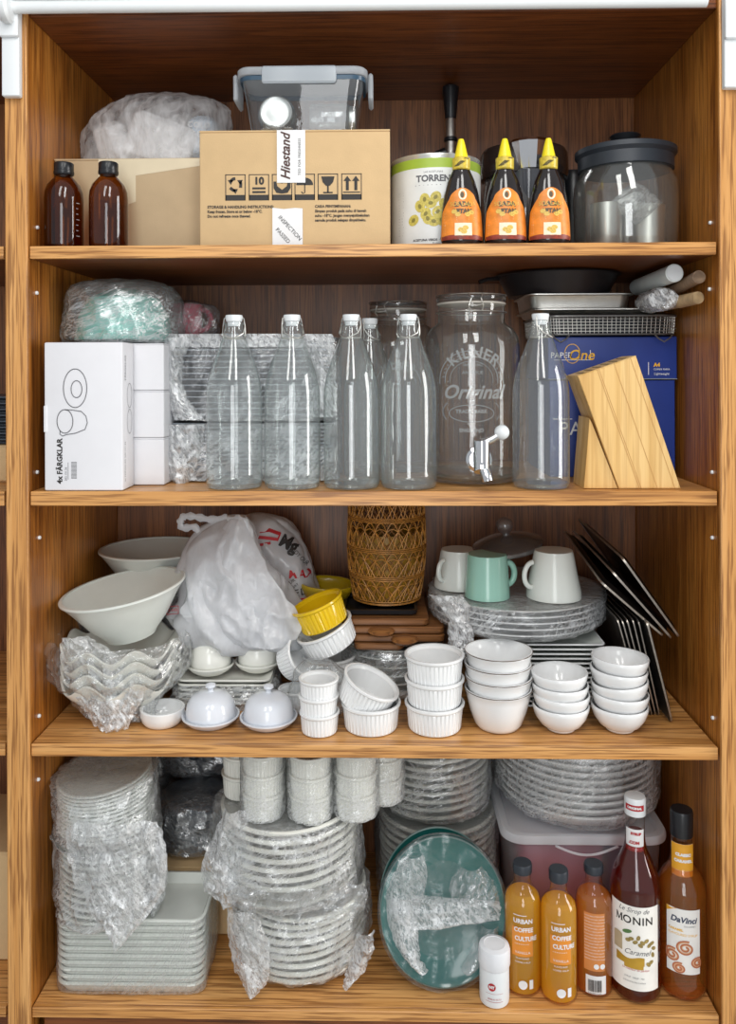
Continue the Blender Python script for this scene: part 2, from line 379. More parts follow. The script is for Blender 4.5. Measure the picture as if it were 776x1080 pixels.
syrup_red = glass('caramel_syrup_red', (.50, .05, .02, 1), (.22, .02, .01, 1), .4, .14, (.60, .05, .02, 1), .05)
syrup_or = glass('caramel_syrup_amber', (.92, .46, .10, 1), (.60, .20, .02, 1), .4, .20, (.95, .42, .06, 1), .05)
gl_bot = glass('clear_syrup_bottle', (.985, .985, .985, 1), (.62, .66, .64, 1), 1.5, 0)
sauce = pm('dark_sauce', (32, 26, 26), .12, var=.2, coat=.5)
filmA = film('cling_film', .11, .72, 15, (1.2, 1.2, .42), (.15, 1.0, 0), gloss=.28); filmB = film('cling_film_dense', .20, .74, 15, (1.3, 1.3, .5), (.2, -.5, 0), gloss=.22, thr=.30); filmC = film('cling_film_stretched', .10, .7, 13, (1.3, 1.3, .3), (0, 1.3, 0), gloss=.45)
filmD = film('cling_film_thin', .05, .45, 13, (1.2, 1.2, .4), (0, .6, .3), gloss=.45); filmE = film('cling_film_smoky', .12, .50, 18, (1.2, 1.2, .5), (.1, -1.0, 0), col=(.72, .75, .79, 1), gloss=.5)
def bagm(name, alpha, c=(.80, .82, .85, 1), bs=1.0, vr=2.6):
    m, t, o = nt(name); co = coords(t, (1, 1, .5))
    n = N(t, 'ShaderNodeTexNoise', i_Scale=14.0, i_Detail=5.0, i_Distortion=1.5); lk(t, co, n.inputs['Vector'])
    nn_ = N(t, 'ShaderNodeTexNoise', i_Scale=34.0, i_Detail=3.0, i_Distortion=1.0); lk(t, co, nn_.inputs['Vector'])
    rd_ = mth(t, 'ADD', mth(t, 'ABSOLUTE', mth(t, 'SUBTRACT', n.outputs[0], .5)), mth(t, 'MULTIPLY', mth(t, 'ABSOLUTE', mth(t, 'SUBTRACT', nn_.outputs[0], .5)), .45))
    tr = N(t, 'ShaderNodeBsdfTransparent'); df = N(t, 'ShaderNodeBsdfDiffuse'); tl = N(t, 'ShaderNodeBsdfTranslucent'); gl = N(t, 'ShaderNodeBsdfGlossy', i_Roughness=.22)
    df.inputs[0].default_value = c; tl.inputs[0].default_value = c
    b = N(t, 'ShaderNodeBump', i_Strength=bs, i_Distance=.006); lk(t, rd_, b.inputs['Height'])
    for q in (df, gl): lk(t, b.outputs[0], q.inputs['Normal'])
    m1 = N(t, 'ShaderNodeMixShader', i_0=.4); lk(t, df.outputs[0], m1.inputs[1]); lk(t, tl.outputs[0], m1.inputs[2])
    m2 = N(t, 'ShaderNodeMixShader'); lk(t, schlick(t, b.outputs[0], .05, .8), m2.inputs[0]); lk(t, m1.outputs[0], m2.inputs[1]); lk(t, gl.outputs[0], m2.inputs[2])
    fac = mth(t, 'ADD', alpha, mth(t, 'SUBTRACT', .085*vr, mth(t, 'MULTIPLY', rd_, vr)), clamp=True)
    m3 = N(t, 'ShaderNodeMixShader'); lk(t, fac, m3.inputs[0]); lk(t, tr.outputs[0], m3.inputs[1]); lk(t, m2.outputs[0], m3.inputs[2])
    lk(t, m3.outputs[0], o.inputs[0]); return m
bagA = bagm('white_carrier_plastic', .86, (.84, .86, .89, 1), .5, .7); bagB = bagm('thin_white_bag', .52, (.92, .93, .95, 1), .8); bagR = pm('red_bag_plastic', (196, 28, 36), .35)
bagW = bagm('printed_white_bag', .95, (.84, .85, .87, 1), .4, .5)
# ------------------------------------------------------------------ setting
def plane_obj(name, x0, x1, y0, y1, z0, z1, m):
    return MB().box(x0, x1, y0, y1, z0, z1).build(name, m, org=Vector(((x0+x1)/2, (y0+y1)/2, z0)), smooth=0)
tag(plane_obj('floor', -2.2, 2.2, -3.6, .6, -.02, 0, pm('floor_tile', (176, 170, 160), .4, var=.05)), kind='structure')
tag(plane_obj('wall_back', -2.2, 2.2, .50, .56, 0, 2.9, pm('wall_paint', (226, 224, 218), .8)), kind='structure')
# ------------------------------------------------------------------ cupboard
def cupboard(x0, x1, label, pins=True):
    t0 = .035; B = Vector(((x0+x1)/2, .22, 0))
    c = thing('storage_cupboard', label, 'cupboard', B)
    zt = ZC+.571
    def part(n, a, m): return MB().rbox(*a, .0012).build(n, m, c, org=Vector((a[0], a[2], a[4])), smooth=0)
    part('side_panel', (x0-t0, x0, 0.001, YB+.02, 0, zt+.03), sideZ)
    if pins: part('side_panel', (x1, x1+t0, 0.001, YB+.02, 0, zt+.03), sideZ)
    for xa in ((x0-t0, x1) if pins else (x0-t0,)):
        part('front_post', (xa-.0006, xa+t0+.0006, -.006, .001, 0, zt+.05), oakZ)
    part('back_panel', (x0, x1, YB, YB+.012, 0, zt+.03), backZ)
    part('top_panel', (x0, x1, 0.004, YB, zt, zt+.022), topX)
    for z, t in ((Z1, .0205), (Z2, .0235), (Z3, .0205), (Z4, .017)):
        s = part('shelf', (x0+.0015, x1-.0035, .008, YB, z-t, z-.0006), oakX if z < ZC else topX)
        MB().rbox(x0+.0015, x1-.0035, .0, .009, z-t, z-.0005, .0008).build('edge_strip', oakX, s, smooth=0)
        s.children[0].location = -s.location + Vector((0, 0, 0)) - B
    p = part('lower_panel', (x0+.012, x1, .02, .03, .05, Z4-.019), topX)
    if pins:
        pm_ = whiteplastic
        for sx, lst in ((1, ((36, 240), (35, 309), (35, 498), (37, 567), (36, 755), (35, 822))), (-1, ((747, 235), (746, 305), (748, 498), (748, 567), (748, 757)))):
            for (x, y) in lst:
                X = x0 if sx > 0 else x1
                k = abs((x-405)); Yp = abs(X)*F/k - 1.30
                q = P(x, y, Yp); q.x = X
                MB().lathe([(.0032, 0), (.0032, .002), (.0024, .0035)], 10).tf(Matrix.Rotation(sx*pi/2, 4, 'Y')).build('shelf_pin', pm_, c, org=None, loc=q-B)
    return c
cupboard(XL, XR, 'oak laminate storage cupboard with four crammed open shelves')
cupboard(XL-.0375-1.1, XL-.0375, 'neighbouring oak cupboard, only its right end showing at the left', pins=False)
# ------------------------------------------------------------------ roller blind
RB = Vector((0, -.03, ZC+.585))
rb = thing('roller_blind', 'white roller blind rail across the cupboard top with two white brackets', 'blind', RB)
MB().tube([P(14, 8, -.03)-RB, P(745, 1, -.03)-RB], .0095, 20).build('bottom_rail', whiteplastic, rb)
MB().tube([P(14, -9, -.03)-RB, P(745, -13, -.03)-RB], .016, 20).build('rolled_blind', pm('blind_fabric', (226, 228, 228), .8), rb)
for sx, (xa, xb, ya, yb) in ((1, (4, 22, -20, 103)), (-1, (762, 790, -20, 94))):
    a = P(xa, yb, -.012); b = P(xb, ya, -.012)
    MB().rbox(a.x, b.x, -.020, -.0065, a.z, b.z, .0015).build('bracket', whiteplastic, rb, org=None).location = -RB
    am = P(xa, yb-(61 if sx > 0 else 50), -.012)
    MB().rbox(a.x-.001, b.x+.001, -.027, -.0195, am.z, b.z, .0015).build('bracket_cover', whiteplastic, rb).location = -RB
MB().lathe([(.004, 0), (.022, .001), (.024, .004), (.024, .014), (.02, .018), (.004, .019)], 40).tf(Matrix.Translation(P(1, 8, -.034)-RB) @ Matrix.Rotation(pi/2, 4, 'Y')).build('end_cap', whiteplastic, rb)
# ------------------------------------------------------------------ neighbour contents (a sliver at the left edge)
def nb(n, label, cat, x0, x1, Y, y0, y1, m, z):
    X1 = XL-.0385-.02; top = P(3, y0, Y).z
    return tag(MB().rbox(X1-.16, X1, Y, Y+.2, z, top, .004).build(n, m, org=Vector((X1-.08, Y+.1, z))), label, cat)
nb('cardboard_box', 'brown cardboard box on the bottom shelf of the neighbouring cupboard', 'box', 0, 5, .1, 900, 1000, card, Z4)
nb('cardboard_box', 'brown cardboard box on the second shelf of the neighbouring cupboard', 'box', 0, 5, .1, 470, 516, card, Z2)
for i in range(8):
    X1 = XL-.15; q = tag(MB().loft([rrect(.07, .07, .02, z) for z in (0, .003)]+[rrect(.09, .09, .02, z) for z in (.008, .010)]).build('plate', slate, loc=(X1, .2, P(3, 470, .1).z+.001+i*.0105)),
        f'dark plate in the neighbouring cupboard, {ORD[7-i]} of its pile', 'plate', 'dark plates in the neighbouring cupboard')
# ================================================================== SHELF 1
def carton(name, label, x0, x1, y0, Y, dep, zb, m, lidgap=True):
    a = PX(x0, Y); b = PX(x1, Y); zt = P((x0+x1)/2, y0, Y).z; o = Vector(((a+b)/2, Y+dep/2, zb)); w_, h = (b-a), zt-zb
    c = thing(name, label, 'box', o)
    MB().rbox(-w_/2, w_/2, -dep/2, dep/2, 0.0003, h-.003, .0015).build('carton_body', m, c)
    for s_ in (-1, 1):
        MB().rbox(-w_/2, w_/2, -dep/2 if s_ < 0 else .001, -.001 if s_ < 0 else dep/2, h-.003, h, .0006).build('top_flap', m, c)
    return c, w_, h, flat((0, -dep/2, 0), (1, 0, 0), (0, 0, 1))
c, W_, H, fn = carton('cardboard_box', 'plain grey-brown cardboard box behind the two brown glass bottles', 58, 218, 167, .10, .30, Z1, card2)
mb = grid(MB(), fn, -.05, .10, H-.012, H-.001, 4); polyd(mb, fn, [(-.055, H-.001), (.135, H-.001), (.135, H-.012), (.01, H-.03), (.01, H-.075), (-.01, H-.082), (-.055, H-.07)], .5)
mb.build('packing_tape', tape, c)
box1top = Z1+H
c, W_, H, fn = carton('cardboard_box', 'large kraft cardboard box printed with six handling symbols', 211, 412, 137, .03, .135, Z1, card)
box2top = Z1+H
s = S(.03); U = lambda x: (x-311.5)*s; V = lambda y: (262-y)*s*H/(125*s)
mk = MB()
for i, (xa) in enumerate((238, 263, 287.5, 311.5, 336, 361)):
    xb = xa+21.5; yt, yb_ = 184, 212
    for a_, b_, c_, d_ in ((xa, xb, yt, yt+.9), (xa, xb, 206, yb_), (xa, xa+.9, yt, yb_), (xb-.9, xb, yt, yb_)):
        grid(mk, fn, U(a_), U(b_), V(d_), V(c_), 1)
    cx = (xa+xb)/2
    if i == 0:
        for k in range(3):
            a = k*2*pi/3+pi/2; pts = [(U(cx)+6.4*s*cos(a+q*.26)*(.9 if q else 1), V(195)+6.4*s*sin(a+q*.26)) for q in range(5)]
            stroke(mk, fn, pts, 3.2*s); e = pts[-1]
            polyd(mk, fn, [(e[0]+3.4*s*cos(a+1.1+f), e[1]+3.4*s*sin(a+1.1+f)) for f in (0, 2.1, 4.2)])
    if i == 1:
        txt('10', .0165, None, None, fn, U(cx), V(191.5), bold=.0008, mb=mk)
        for yy in (199, 203): grid(mk, fn, U(cx-7), U(cx+7), V(yy+1.2), V(yy-1), 1)
    if i == 2:
        ell(mk, fn, U(cx), V(191), 3.2*s, 3*s)
        for q in (-1, 1): polyd(mk, fn, [(U(cx+q*9), V(192)), (U(cx+q*6), V(192)), (U(cx+q*5), V(197)), (U(cx), V(201)), (U(cx), V(205)), (U(cx+q*6), V(204)), (U(cx+q*9), V(199))])
    if i == 3:
        polyd(mk, fn, [(U(cx)+9*s*cos(a*pi/8), V(196)+8*s*sin(a*pi/8)) for a in range(9)]); stroke(mk, fn, [(U(cx), V(195)), (U(cx), V(204)), (U(cx-2), V(205)), (U(cx-3.5), V(203))], 1.1*s)
    if i == 4:
        polyd(mk, fn, [(U(cx-7), V(187)), (U(cx+7), V(187)), (U(cx+5.5), V(193)), (U(cx+2), V(197)), (U(cx-2), V(197)), (U(cx-5.5), V(193))])
        grid(mk, fn, U(cx-.9), U(cx+.9), V(204), V(196), 1); grid(mk, fn, U(cx-5), U(cx+5), V(205), V(203.4), 1)
    if i == 5:
        for q in (-4.5, 4.5):
            polyd(mk, fn, [(U(cx+q-4), V(192)), (U(cx+q+4), V(192)), (U(cx+q), V(186.5))]); grid(mk, fn, U(cx+q-1.6), U(cx+q+1.6), V(202), V(191), 1)
        grid(mk, fn, U(cx-9), U(cx+9), V(204.6), V(203.3), 1)
mk.build('printed_symbols', ink, c, smooth=0)
mk = MB()
for i, b_ in enumerate(('STORAGE & HANDLING INSTRUCTIONS:', 'Keep frozen. Store at or below -18°C.', 'Do not refreeze once thawed.')):
    txt(b_, .0062 if i else .0064, ink, c, fn, U(219), V(219+i*4.9), align='LEFT', bold=.00022, sx=.93, mb=mk)
for i, b_ in enumerate(('CARA PENYIMPANAN:', 'Simpan produk pada suhu di bawah', 'suhu -18°C. Jangan menyejukbekukan', 'semula produk selepas dinyahbeku.')):
    txt(b_, .0062, ink, c, fn, U(333), V(219+i*4.9), align='LEFT', bold=.00022, sx=.95, mb=mk)
mk.build('printed_text', ink, c, smooth=0)
lb = grid(MB(), fn, U(293), U(323), V(193.5), V(137.3), 3, k=3.5)
lb.build('brand_tape', paper, c)
txt('Hiestand', .021, inkbrown, c, fn, U(302.5), V(166), rot=pi/2, bold=.0005, shear=.35, k=5)
txt('TED FOR FRESHNESS', .0058, ink, c, fn, U(317), V(166), rot=pi/2, k=5, sp=1.15)
lb = polyd(MB(), fn, [(U(288), V(262)), (U(320), V(262)), (U(320), V(221)), (U(312), V(220.4)), (U(300), V(221.5)), (U(288), V(220))], 3.5).build('inspection_sticker', paper, c)
txt('INSPECTION', .0092, ink, c, fn, U(306.5), V(242), rot=-.83, k=5); txt('PASSED', .0092, ink, c, fn, U(299), V(250), rot=-.83, k=5)
wad = shell([(0, 0, .002, .002, -.004), (0, 0, .020, .012, 0), (0, 0, .024, .014, .004), (0, 0, .004, .004, .008)], 8, 30, .004, 90)
wad.tf(Matrix.Translation((U(292), -.058, H+.001))).build('crumpled_tape', filmD, c)
# glass food container
o = Vector((PX(322, .09), .092, box2top)); s = S(.045)
c = thing('food_container', 'rectangular glass food container with grey clip lid on the kraft box', 'container', o)
hx = 66*s; hh = P(322, 69, .035).z-box2top
MB().loft([rrect(hx*.78, .036, .012, .001), rrect(hx*.84, .042, .016, .004), rrect(hx*.92, .046, .02, hh*.5), rrect(hx*.985, .051, .022, hh*.86), rrect(hx*1.0, .052, .022, hh*.88)], cap1=False).build('glass_body', gl_box, c)
MB().loft([rrect(hx*1.01, .053, .022, hh*.80), rrect(hx*1.02, .054, .022, hh*.86), rrect(hx*.99, .052, .022, hh*.88)], ring=True).build('seal', pm('blue_seal', (52, 78, 98), .3), c)
MB().loft([rrect(hx*1.03, .055, .02, hh*.875), rrect(hx*1.05, .057, .022, hh*.90), rrect(hx*1.05, .057, .022, hh*.97), rrect(hx*1.02, .054, .02, hh), rrect(hx*.9, .046, .02, hh), rrect(hx*.89, .045, .02, hh*.96)]).build('lid', gl_lid, c)
MB().rbox(-.0595-.005, .058, -.0625, -.058, hh*.72, hh*.985, .003).build('front_clip', gl_lid, c)
for q in (-1, 1):
    MB().rbox(*(sorted((q*hx*1.06, q*(hx*1.06+.008)))), -.03, .03, hh*.55, hh*.97, .003).tf(Matrix.Identity(4)).build('side_clip', gl_lid, c)
def lyingjar(px, axis, label, r, L, base):
    j = thing('glass_jar', label, 'jar', base)
    M = Matrix.Translation((0, 0, r)) @ (Matrix.Rotation(pi/2, 4, 'X') if axis == 'Y' else Matrix.Rotation(pi/2, 4, 'Y'))
    MB().lathe(wall([(.3*r, -L/2), (r*.9, -L/2), (r, -L/2+.004), (r, L/2-.012), (r*.82, L/2-.004), (r*.82, L/2)], .0015), 40).tf(M).build('jar_body', gl_thick, j)
    MB().lathe([(r*.3, L/2-.008), (r*.84, L/2-.008), (r*.86, L/2-.006), (r*.86, L/2+.002), (r*.8, L/2+.003), (r*.7, L/2+.0015), (r*.5, L/2+.0018), (r*.3, L/2+.003)], 40).tf(M).build('lid', steel, j)
lyingjar(293, 'Y', 'small glass jar lying end-on at the left inside the food container', .0315, .062, Vector((PX(292, .06), .088, box2top+.006)))
lyingjar(345, 'X', 'small glass jar lying sideways at the right inside the food container', .027, .075, Vector((PX(350, .06), .09, box2top+.006)))
# bag on the left box
s = S(.235); o = Vector((-.427, .24, box1top)); z = lambda y: (167-y)*s
sb = thing('plastic_bag', 'thin white plastic bag of paper packs on the plain cardboard box', 'bag', o)
r_ = [(0, 0, .06, .05, .001), (-.004, 0, .116, .075, .006), (-.002, 0, .128, .085, z(140)), (0, 0, .127, .083, z(122)), (.01, 0, .116, .072, z(103)), (.025, 0, .090, .05, z(89)), (.03, 0, .05, .028, z(83)), (.03, 0, .006, .006, z(82))]
shell(r_, 60, 160, .008, 13, 14, .004, 2.3, 3, .003).build('bag_skin', bagB, sb)
def pack(nm, lab, cx, cy, cz, sx, sy, sz, rot, m, grp=None):
    ob = MB().rbox(-sx/2, sx/2, -sy/2, sy/2, -sz/2, sz/2, min(sx, sy, sz)*.2).build(nm, m, loc=o+Vector((cx, cy, cz)))
    ob.rotation_euler = rot; return tag(ob, lab, 'packet', grp)
pack('paper_pack', 'folded white paper pack leaning in the middle of the white bag', .015, -.03, .054, .125, .05, .09, (.1, .35, .1), paper)
pack('paper_pack', 'white paper pack at the lower left inside the white bag', -.078, -.015, .052, .062, .06, .09, (0, -.25, .2), paper)
cb = pack('coffee_pack', 'grey-blue coffee pack at the right inside the white bag', .088, -.018, .066, .052, .05, .08, (.05, .12, -.1), pm('pale_blue_pack', (190, 202, 214), .5))
fnp = flat((0, -.027, 0), (1, 0, 0), (0, 0, 1))
txt('COLD', .014, paper, cb, fnp, 0, .02, bold=.0005, sp=1.2); txt('BREW', .014, paper, cb, fnp, 0, .003, bold=.0005, sp=1.2)
# brown bottles
def amber(cx, label, first=None):
    loc, pr = LP(cx, .045, [(15, 262), (18.5, 261), (20, 258), (20, 210), (19.5, 203), (17, 196), (12, 190), (9, 187), (8.6, 184)], Z1)
    if first: return dup(first, loc, label, rz=.7)
    b = thing('brown_glass_bottle', label, 'bottle', loc, 0, 'small brown glass bottles')
    MB().lathe(pr, 48).build('glass_body', gl_amber, b)
    s = S(.045); h = pr[-1][1]; t = h+12*s
    pc = [(9.2*s, h-.002), (10.2*s, h), (10.2*s, h+3*s), (9.6*s, h+3.4*s), (9.8*s, h+4.2*s), (9.8*s, t-1*s), (9.0*s, t), (.001, t)]
    m = MB(); m.loft([[( (r*(1+.03*(i % 2)))*cos(2*pi*i/60), (r*(1+.03*(i % 2)))*sin(2*pi*i/60), zz) for i in range(60)] for r, zz in pc]); m.build('screw_cap', blk, b)
    mb = MB(); fnc = cyl(20*s, a_cam(loc)); 
    for q in range(7): grid(mb, fnc, .020, .020+(.004 if q % 3 else .007), .02+q*.009, .0206+q*.009, 1)
    mb.build('level_marks', paper, b)
    return b
ab = amber(68, 'brown glass bottle with black cap nearest the left cupboard side')
amber(115, 'brown glass bottle with black cap, right of its twin', ab)
# olive tin
loc, pr = LP(460, .15, [(46, 262), (47, 261), (47, 258), (46.2, 256), (46.5, 165), (47, 163), (47, 161), (45.5, 160.5), (45, 162.5)], Z1, .079)
tin = thing('olive_tin', 'large white food tin with green band and pictured green olives', 'tin', loc)
MB().lathe(pr, 72).build('can_body', pm('tin_metal', (214, 214, 208), .25, metal=.7), tin)
s = S(.15); R = 46.6*s; fn = cyl(R, a_cam(loc)); H = pr[-1][1]; hy = lambda y: (262-y)/(262-162.5)*H
grid(MB(), fn, -.13, .13, hy(257), hy(176), 50).build('paper_label', pm('label_white', (228, 230, 228), .4), tin)
grid(MB(), fn, -.13, .13, hy(176), hy(166), 50).build('green_band', pm('lime_green', (160, 186, 62), .4), tin)
txt('TORRENTS', .0150, None, tin, fn, .004, hy(187.5), bold=.0006, k=1).data.materials[0] = inkgrey
txt('LAS ACEITUNAS', .0045, inkgrey, tin, fn, -.004, hy(180.5)); txt('ACEITUNA VERDE  ·  SIN HUESO', .0052, ink, tin, fn, -.002, hy(251.5), bold=.0002); txt('Rodajas', .0048, ink, tin, fn, .002, hy(255))
grid(MB(), fn, -.042, .03, hy(194.4), hy(193.8), 10).build('label_line', inkgrey, tin)
oo, oi = MB(), MB(); random.seed(3)
for (x, y) in ((434, 230), (447, 224), (441, 216), (452, 213), (459, 222), (455, 232), (466, 214), (449, 229), (463, 231), (446, 209), (469, 224), (474, 230), (457, 207), (470, 236)):
    u, v = (x-460)*s+.005, hy(y); rt = random.random()*3; k = 1+random.random()
    ell(oo, fn, u, v, .0105, .0088, k, 16, rt); ell(oi, fn, u, v, .0042, .0030, k+.8, 12, rt)
oo.build('olive_picture', pm('olive_slices', (206, 190, 92), .5, var=.25, vs=300), tin); oi.build('olive_holes', pm('olive_core', (138, 128, 60), .5), tin)
mb = MB()
for q in range(16): grid(mb, fn, -.072, -.064+.004*random.random(), hy(200+q*3), hy(199+q*3), 1)
mb.build('small_print', inkgrey, tin, smooth=0)
# tap lever
o = Vector((PX(476, .33), .33, Z1)); s = S(.33); zz = lambda y: P(476, y, .33).z-Z1
tp = thing('beer_tap', 'chrome dispensing tap with tall black handle standing behind the tin', 'tap', o)
MB().lathe([(.03, 0), (.032, .004), (.03, .01), (.012, .02), (.011, zz(128)), (.010, zz(125))], 32).build('tap_body', steel, tp)
MB().lathe([(.0115, zz(150)), (.0135, zz(149)), (.0135, zz(146)), (.0115, zz(145))], 32).build('collar', blk, tp)
MB().lathe([(.010, zz(126)), (.0115, zz(124)), (.0135, zz(110)), (.0165, zz(97)), (.016, zz(92)), (.010, zz(90)), (.002, zz(89.5))], 32).build('handle', blk, tp)
MB().tube([(-.01, 0, zz(160)), (-.025, 0, zz(163)), (-.04, 0, zz(172)), (-.04, 0, zz(185))], .009, 14).build('spout', blk, tp)
# sauce bottles
def saucebottle(cx, label, first=None, yt=147):
    Y = .036; loc = Vector((PX(cx, Y), Y, Z1)); s = S(Y); hz = lambda y: (P(cx, y, Y).z-Z1)
    if first: return dup(first, loc, label, rz=.0)
    ky = .78
    prof = [(19, 258), (21, 257), (22.3, 253), (21.8, 240), (20.5, 222), (18.5, 207), (14.5, 192), (11, 184), (9, 180), (8.6, 178)]
    pr = [(r*s, max(0, hz(y-.001))) for r, y in prof]; pr[0] = (19*s, 0)
    b = thing('sauce_bottle', label, 'bottle', loc, 0, 'dark sauce bottles with yellow nozzles')
    MB().loft([circ(r, z, 48, r*ky) for r, z in pr]).build('bottle_body', sauce, b)
    yc = pm('yellow_cap', (238, 216, 40), .3); 
    MB().lathe([(8.4*s, hz(180)), (9.4*s, hz(179)), (9.6*s, hz(168)), (8.4*s, hz(167)), (7*s, hz(166.6))], 32).build('cap', pm('gold_seal', (205, 180, 66), .3, var=.25, vs=250), b)
    mb = MB(); fc = cyl(9.6*s, -pi/2, 0, .0003)
    for q in range(4): stroke(mb, fc, [(-.013+q*.0022, hz(177)), (-.004+q*.0022, hz(173)), (.006+q*.0022, hz(168.5))], .0009)
    mb.build('seal_stripes', ink, b)
    MB().lathe([(7.4*s, hz(167.5)), (7.0*s, hz(165)), (4.6*s, hz(154)), (3.2*s, hz(148.5)), (2.6*s, hz(147)), (.001, hz(146.8))], 28).build('nozzle', yc, b)
    zs = [p[1] for p in pr]; rs = [p[0] for p in pr]
    def rf(z):
        for i in range(len(zs)-1):
            if zs[i] <= z <= zs[i+1]: f = (z-zs[i])/(zs[i+1]-zs[i]+1e-9); return rs[i]+(rs[i+1]-rs[i])*f
        return rs[0] if z < zs[0] else rs[-1]
    def fn(u, v, k=0):
        R = rf(v)+.0004+.0003*k; a = -pi/2+u/(21*s); return Vector((R*cos(a), R*ky*sin(a), v))
    top = lambda u: hz(201+ (u/s/16)**2*9 if abs(u/s) < 16 else 212+(abs(u/s)-16)*1.3)
    grid(MB(), fn, -27*s, 27*s, hz(255), 0, 30, 14, 0, top).build('label', pm('orange_label', (226, 134, 44), .4, var=.22, vs=70), b)
    grid(MB(), fn, -25*s, 25*s, hz(255), 0, 28, 2, 1, lambda u: hz(251.5)+.002*abs(sin(u*90))).build('label_foot', pm('maroon_print', (140, 56, 40), .4, var=.3, vs=200), b)
    w1 = MB(); ell(w1, fn, 0, hz(208), 4.8*s, 5.8*s, 1, 20); grid(w1, fn, -8*s, 9*s, hz(251), hz(238), 4, 1, 1.6)
    for q in range(8): grid(w1, fn, (-22)*s, (-19.5)*s, hz(228+q*3), hz(226.6+q*3), 1)
    for q in range(3): grid(w1, fn, (-13+q)*s, (13-q)*s, hz(232.5+q*2.2), hz(231.7+q*2.2), 4)
    w1.build('label_print', pm('cream_print', (240, 226, 196), .5, var=.1, vs=300), b)
    w2 = MB(); ell(w2, fn, -.6*s, hz(208.5), 2.2*s, 3.2*s, 2); txt('LADA', .0105, None, None, fn, 0, hz(218.5), bold=.0007, mb=w2, k=1.8); txt('HITAM', .0098, None, None, fn, 0, hz(226), bold=.0007, mb=w2, k=1.8)
    w2.build('label_lettering', pm('dark_olive_print', (88, 74, 50), .5), b, smooth=0)
    w3 = MB(); txt('SOS LADA', .0098, None, None, fn, .0004, hz(218.2), mb=w3, k=2.4)
    for x, y in ((-2, 245), (2.5, 243), (1, 247), (-9, 226), (9, 227), (-5, 229), (5, 229)): ell(w3, fn, x*s, hz(y), 3*s, 2.4*s, 2.4)
    w3.build('label_picture', pm('gold_print', (214, 178, 84), .4, var=.3, vs=400), b, smooth=0)
    return b
sbt = saucebottle(487, 'dark sauce bottle with yellow nozzle directly before the olive tin')
saucebottle(533, 'middle dark sauce bottle of three with yellow nozzles', sbt)
saucebottle(579, 'right dark sauce bottle of three, nearest the glass canister', sbt)
# dark canister with chrome cap
loc, pr = LP(553, .24, [(38, 262), (40, 260), (42, 240), (43, 200), (42, 184), (40, 181)], Z1, .07)
cn = thing('grinder_canister', 'round smoked canister with dark lid and chrome cap behind the sauce bottles', 'canister', loc)
MB().lathe(wall(pr, .0015), 60).build('canister_body', gl_smoke, cn); s = S(.24); h = pr[-1][1]; q = lambda y: P(553, y, .165).z-Z1
MB().lathe([(40*s, q(182)), (45*s, q(180)), (46*s, q(174)), (45.5*s, q(154)), (43*s, q(149)), (39*s, q(147.5)), (.001, q(147.2))], 60).build('lid', pm('dark_brown_lid', (44, 36, 34), .2, coat=.5), cn)
MB().loft([circ(r*s, q(y), 14, cy=-.058) for r, y in ((17, 178), (19, 165), (21, 150), (20, 147), (.3, 146.8))]).build('chrome_cap', chrome, cn, smooth=20)
MB().loft([circ(r*s, q(y), 40, cy=-.05) for r, y in ((8, 262), (11, 255), (14, 215), (19, 184), (20, 179))]).build('inner_chute', pm('dark_grey_plastic', (70, 72, 78), .2, coat=.6), cn)
loc, pr = LP(604, .30, [(11, 262), (12, 260), (13, 250), (13, 186), (11, 181), (5, 180)], Z1)
tag(MB().lathe(pr, 32).build('black_flask', blk, loc=loc), 'plain black flask in the gap left of the glass canister', 'flask')
# glass canister with steel cups
loc, pr = LP(660, .13, [(40, 262), (48, 260), (51, 255), (52.5, 240), (53, 200), (52, 184), (47, 173), (46, 168)], Z1, .08)
cn = thing('glass_canister', 'big glass canister with matt black lid holding steel cups', 'canister', loc)
MB().lathe(wall(pr, .002), 64).build('glass_body', gl_thick, cn); s = S(.13); q = lambda y: P(660, y, .05).z-Z1
MB().lathe([(46*s, q(170)), (48.5*s, q(169)), (48.5*s, q(156)), (51.5*s, q(152)), (51.5*s, q(147)), (46*s, q(145)), (14*s, q(142)), (.001, q(141.8))], 64).build('lid', blkm, cn)
MB().lathe([(14*s, q(142)-.001), (10*s, q(139)), (16*s, q(130)), (15*s, q(128.5)), (.001, q(128))], 40).build('lid_knob', blk, cn)
for i, (x, yy, rr, t_) in enumerate(((640, .10, 16.5, 218), (683, .115, 18, 220), (662, .17, 15, 222))):
    lc = Vector((PX(x, yy), yy, Z1+.0035)); s = S(yy); hgt = P(x, t_, yy).z-Z1
    tag(MB().lathe(wall([(rr*s*.9, 0), (rr*s*.96, .002), (rr*s, hgt*.9), (rr*s*1.03, hgt)], .001), 40).build('steel_cup', steel, loc=lc), ['steel cup at the left inside the glass canister', 'steel cup at the right inside the glass canister', 'steel cup at the back inside the glass canister'][i], 'cup', 'steel cups in the glass canister')
lc = Vector((PX(668, .10), .085, Z1+.078))
sh = shell([(0, 0, .002, .002, -.035), (0, 0, .02, .012, -.02), (0, 0, .040, .018, 0), (0, 0, .022, .012, .022), (0, 0, .002, .002, .036)], 14, 40, .004, 50, ex=1.4)
tag(sh.build('film_packet', filmA, loc=lc), 'diamond-shaped clear film packet inside the glass canister', 'packet')
